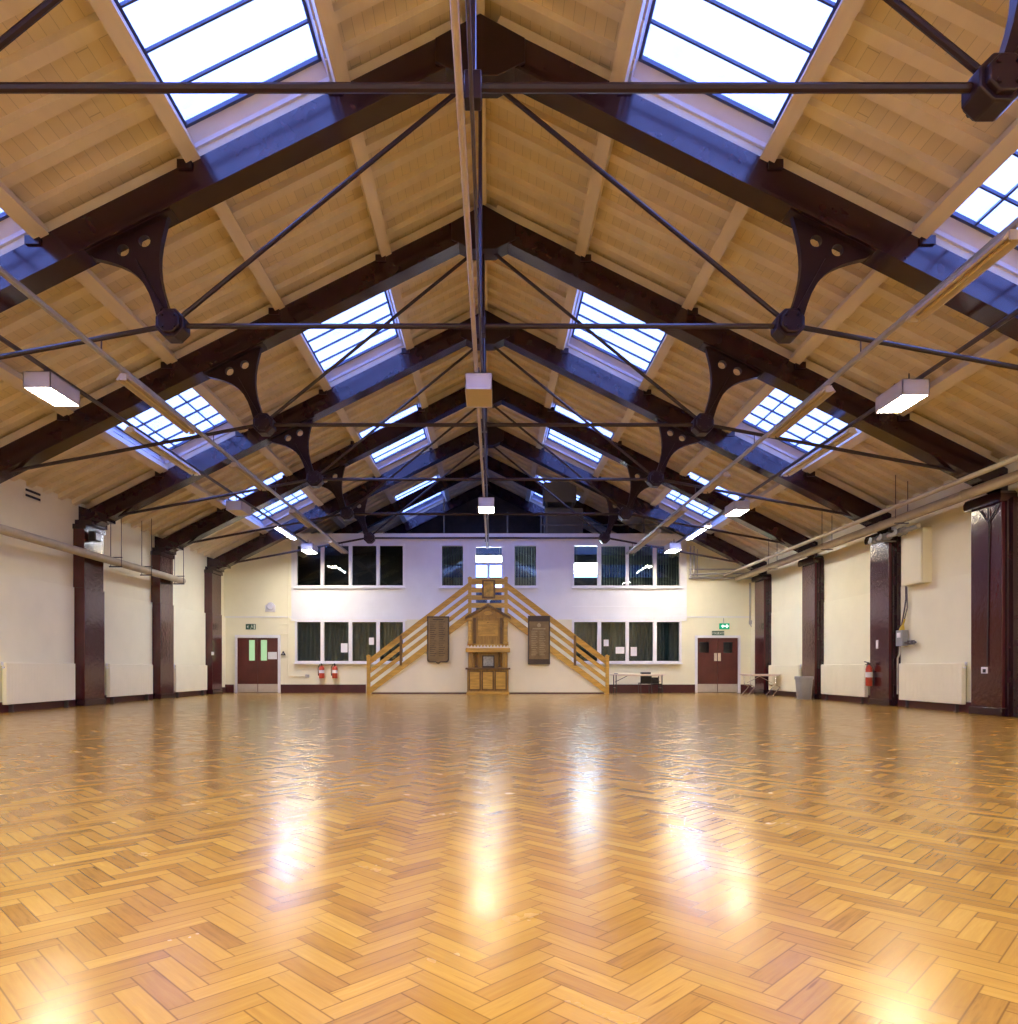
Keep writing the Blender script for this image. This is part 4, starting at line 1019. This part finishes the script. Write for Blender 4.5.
def text(name, s, x, y, z, h, mat, parent):
    cu = bpy.data.curves.new(name, 'FONT'); cu.body = s; cu.size = h * 1.38; cu.align_x = 'CENTER'; cu.extrude = .002
    o = bpy.data.objects.new(name, cu); COL.objects.link(o); cu.materials.append(MT[mat])
    bpy.context.view_layer.update()
    me = bpy.data.meshes.new_from_object(o.evaluated_get(bpy.context.evaluated_depsgraph_get()))
    bpy.data.objects.remove(o); me.transform(Matrix.Rotation(R(90), 4, 'X')); me.transform(Matrix.Translation(Vector((x, y, z)) - Vector(parent['_o'])))
    o = bpy.data.objects.new(name, me); COL.objects.link(o); o.parent = parent
    return o
def arrow(m, x, z, s, y0, y1, d):
    m.prism([(x + d * s, z), (x, z + s), (x, z - s)], y0, y1)
def man(m, x, z, s, y0, y1):
    m.prism([(x + .0 * s + .16 * s * math.cos(k * .785), z + .82 * s + .16 * s * math.sin(k * .785)) for k in range(8)], y0, y1)
    m.prism([(x - .22 * s, z + .1 * s), (x + .10 * s, z + .05 * s), (x + .18 * s, z + .6 * s), (x - .05 * s, z + .62 * s)], y0, y1)
    m.prism([(x - .20 * s, z + .12 * s), (x - .02 * s, z + .1 * s), (x - .45 * s, z - .8 * s), (x - .6 * s, z - .72 * s)], y0, y1)
    m.prism([(x - .04 * s, z + .12 * s), (x + .12 * s, z + .08 * s), (x + .52 * s, z - .38 * s), (x + .40 * s, z - .5 * s)], y0, y1)
    m.prism([(x + .1 * s, z + .5 * s), (x + .5 * s, z + .2 * s), (x + .45 * s, z + .1 * s), (x + .08 * s, z + .36 * s)], y0, y1)
sg = thing('exit_sign', 'green running man exit sign above the left double door', 'sign', (X_(251), YE, Z_(629.5)))
obj('plate', MB().box(X_(246), X_(255.8), YE - .03, YE, Z_(629.5), Z_(624)), 'gsign', sg)
m = MB(); man(m, X_(252), Z_(627), .09, YE - .036, YE - .03); arrow(m, X_(248.6), Z_(626.8), .06, YE - .036, YE - .03, -1)
m.box(X_(254), X_(255.3), YE - .036, YE - .03, Z_(629), Z_(624.6))
obj('pictogram', m, 'wsign', sg)
sg = thing('exit_sign', 'lit green arrow sign above the right double door', 'sign', (X_(724), YE, Z_(629.2)))
obj('light_box', MB().box(X_(719.2), X_(728.8), YE - .08, YE, Z_(629.2), Z_(623.4)), 'green', sg)
m = MB(); y0, y1 = YE - .086, YE - .08
arrow(m, X_(722.4), Z_(626.3), .075, y0, y1, -1); m.box(X_(722.4), X_(724), y0, y1, Z_(627), Z_(625.6))
m.prism([(X_(726.2) - .07, Z_(626.3)), (X_(726.2), Z_(626.3) - .075), (X_(726.2) + .07, Z_(626.3)), (X_(726.2), Z_(626.3) + .075)], y0, y1)
obj('arrow', m, 'signw', sg)
obj('hanger', MB().tube([(X_(723.5), YE - .02, Z_(623.4)), (X_(723.5), YE - .02, Z_(618))], .01, 6), 'grey', sg)
sg = thing('exit_sign', 'dull green lettered EXIT plate directly above the right double door', 'sign', (X_(718), YE, Z_(635.3)))
obj('plate', MB().box(X_(711.8), X_(724), YE - .02, YE, Z_(635.3), Z_(631)), 'gsign', sg)
text('lettering', 'FIRE', X_(714.9), YE - .022, Z_(634.4), .09, 'wsign', sg)
text('lettering', 'EXIT', X_(721.1), YE - .022, Z_(634.4), .09, 'wsign', sg)
m = MB(); man(m, X_(718.1), Z_(633.1), .055, YE - .026, YE - .02); obj('pictogram', m, 'wsign', sg)

# loft: railing and air handling boxes
lr = thing('loft_railing', 'grey tubular guard rail along the top of the end wall', 'railing', (0, 27.5, ZE))
YL = 27.5
for px in (444, 507.5, 541, 546.5, 644): 
    tp_ = 7.05 if px != 444 else 7.55
    obj('railing_post', MB().tube([(WX(px, YL), YL, ZE - .03), (WX(px, YL), YL, tp_)], .03, 8), 'loftgrey', lr)
obj('top_rail', MB().tube([(WX(507.5, YL), YL, 6.95), (WX(662, YL), YL, 6.95)], .028, 8), 'loftgrey', lr)
obj('mid_rail', MB().tube([(WX(541, YL), YL, 6.55), (WX(662, YL), YL, 6.55)], .022, 8), 'loftgrey', lr)
ah = thing('air_handling_unit', 'grey two-box air handling unit in the dark loft', 'air handling unit', (WX(562, 29), 29, ZE - .03))
obj('lower_box', MB().box(WX(545, 28.6), WX(583, 28.6), 28.6, 29.4, ZE - .02, WZ(508, 28.6)), 'loftgrey', ah, bevel=.02)
obj('upper_box', MB().box(WX(544, 28.6), WX(576.5, 28.6), 28.6, 29.4, WZ(502, 28.6), WZ(482, 28.6)), 'loftgrey', ah, bevel=.02)
obj('stand', MB().box(WX(546, 28.6), WX(548, 28.6), 28.65, 28.7, WZ(508, 28.6), WZ(502, 28.6)).box(WX(572, 28.6), WX(574, 28.6), 28.65, 28.7, WZ(508, 28.6), WZ(502, 28.6)).box(WX(546, 28.6), WX(574, 28.6), 29.3, 29.35, WZ(508, 28.6), WZ(502, 28.6)), 'dsteel', ah)

# ================================================================== LIGHT
w = bpy.data.worlds.new('sky'); SC.world = w; w.use_nodes = True
nt = w.node_tree; bg = nt.nodes['Background']; bg.inputs[0].default_value = (.19, .30, 1.0, 1); bg.inputs[1].default_value = 10.5
def area(name, loc, size, power, color, rot=(0, 0, 0)):
    l = bpy.data.lights.new(name, 'AREA'); l.energy = power; l.color = color; l.shape = 'RECTANGLE'; l.size, l.size_y = size
    o = bpy.data.objects.new(name, l); COL.objects.link(o); o.location = loc; o.rotation_euler = rot
    return o
WARM = (1, .90, .64)
# unseen fill lights added behind the viewer, spaced like further lamps, without fittings
for x in (LX, -.2, RX):
    for y in (2.6, -3.5): area('fill_light', (x, y, 5.2), (.4, .76), 280, WARM)
# daylight portals in the skylight openings
for side in (-1, 1):
    for bay, a, b, ya, yb in SKY + SKYB:
        c = (roofpt(side, a, 0) + roofpt(side, b, 0)) / 2; c.y = (ya + yb) / 2
        c += Vector((side * SN, 0, CS)) * .16
        o = area('skylight_portal', c, ((b - a) / CS, yb - ya), 1, (1, 1, 1), (0, side * math.atan(SL), 0))
        o.data.cycles.is_portal = True

# ================================================================== CAMERA
cam = bpy.data.cameras.new('camera'); co = bpy.data.objects.new('camera', cam); COL.objects.link(co)
co.location = (0, 0, EYE); co.rotation_euler = (R(90), 0, 0)
cam.sensor_fit = 'HORIZONTAL'; cam.sensor_width = 36; cam.lens = F * 36 / 1018
cam.shift_x = (509 - CX) / 1018; cam.shift_y = (HY - 512) / 1018
cam.clip_start = .05; cam.clip_end = 200
SC.camera = co
SC.view_settings.view_transform = 'Standard'; SC.view_settings.look = 'None'
SC.view_settings.gamma = 1; SC.view_settings.use_curve_mapping = False
SC.view_settings.exposure = 0.10
SC.cycles.use_denoising = True
SC.cycles.max_bounces = 10; SC.cycles.diffuse_bounces = 6; SC.cycles.glossy_bounces = 5; SC.cycles.transparent_max_bounces = 12
SC.cycles.sample_clamp_indirect = 8
SC.cycles.caustics_reflective = False; SC.cycles.caustics_refractive = False
for o in bpy.data.objects:
    if '_o' in o: del o['_o']
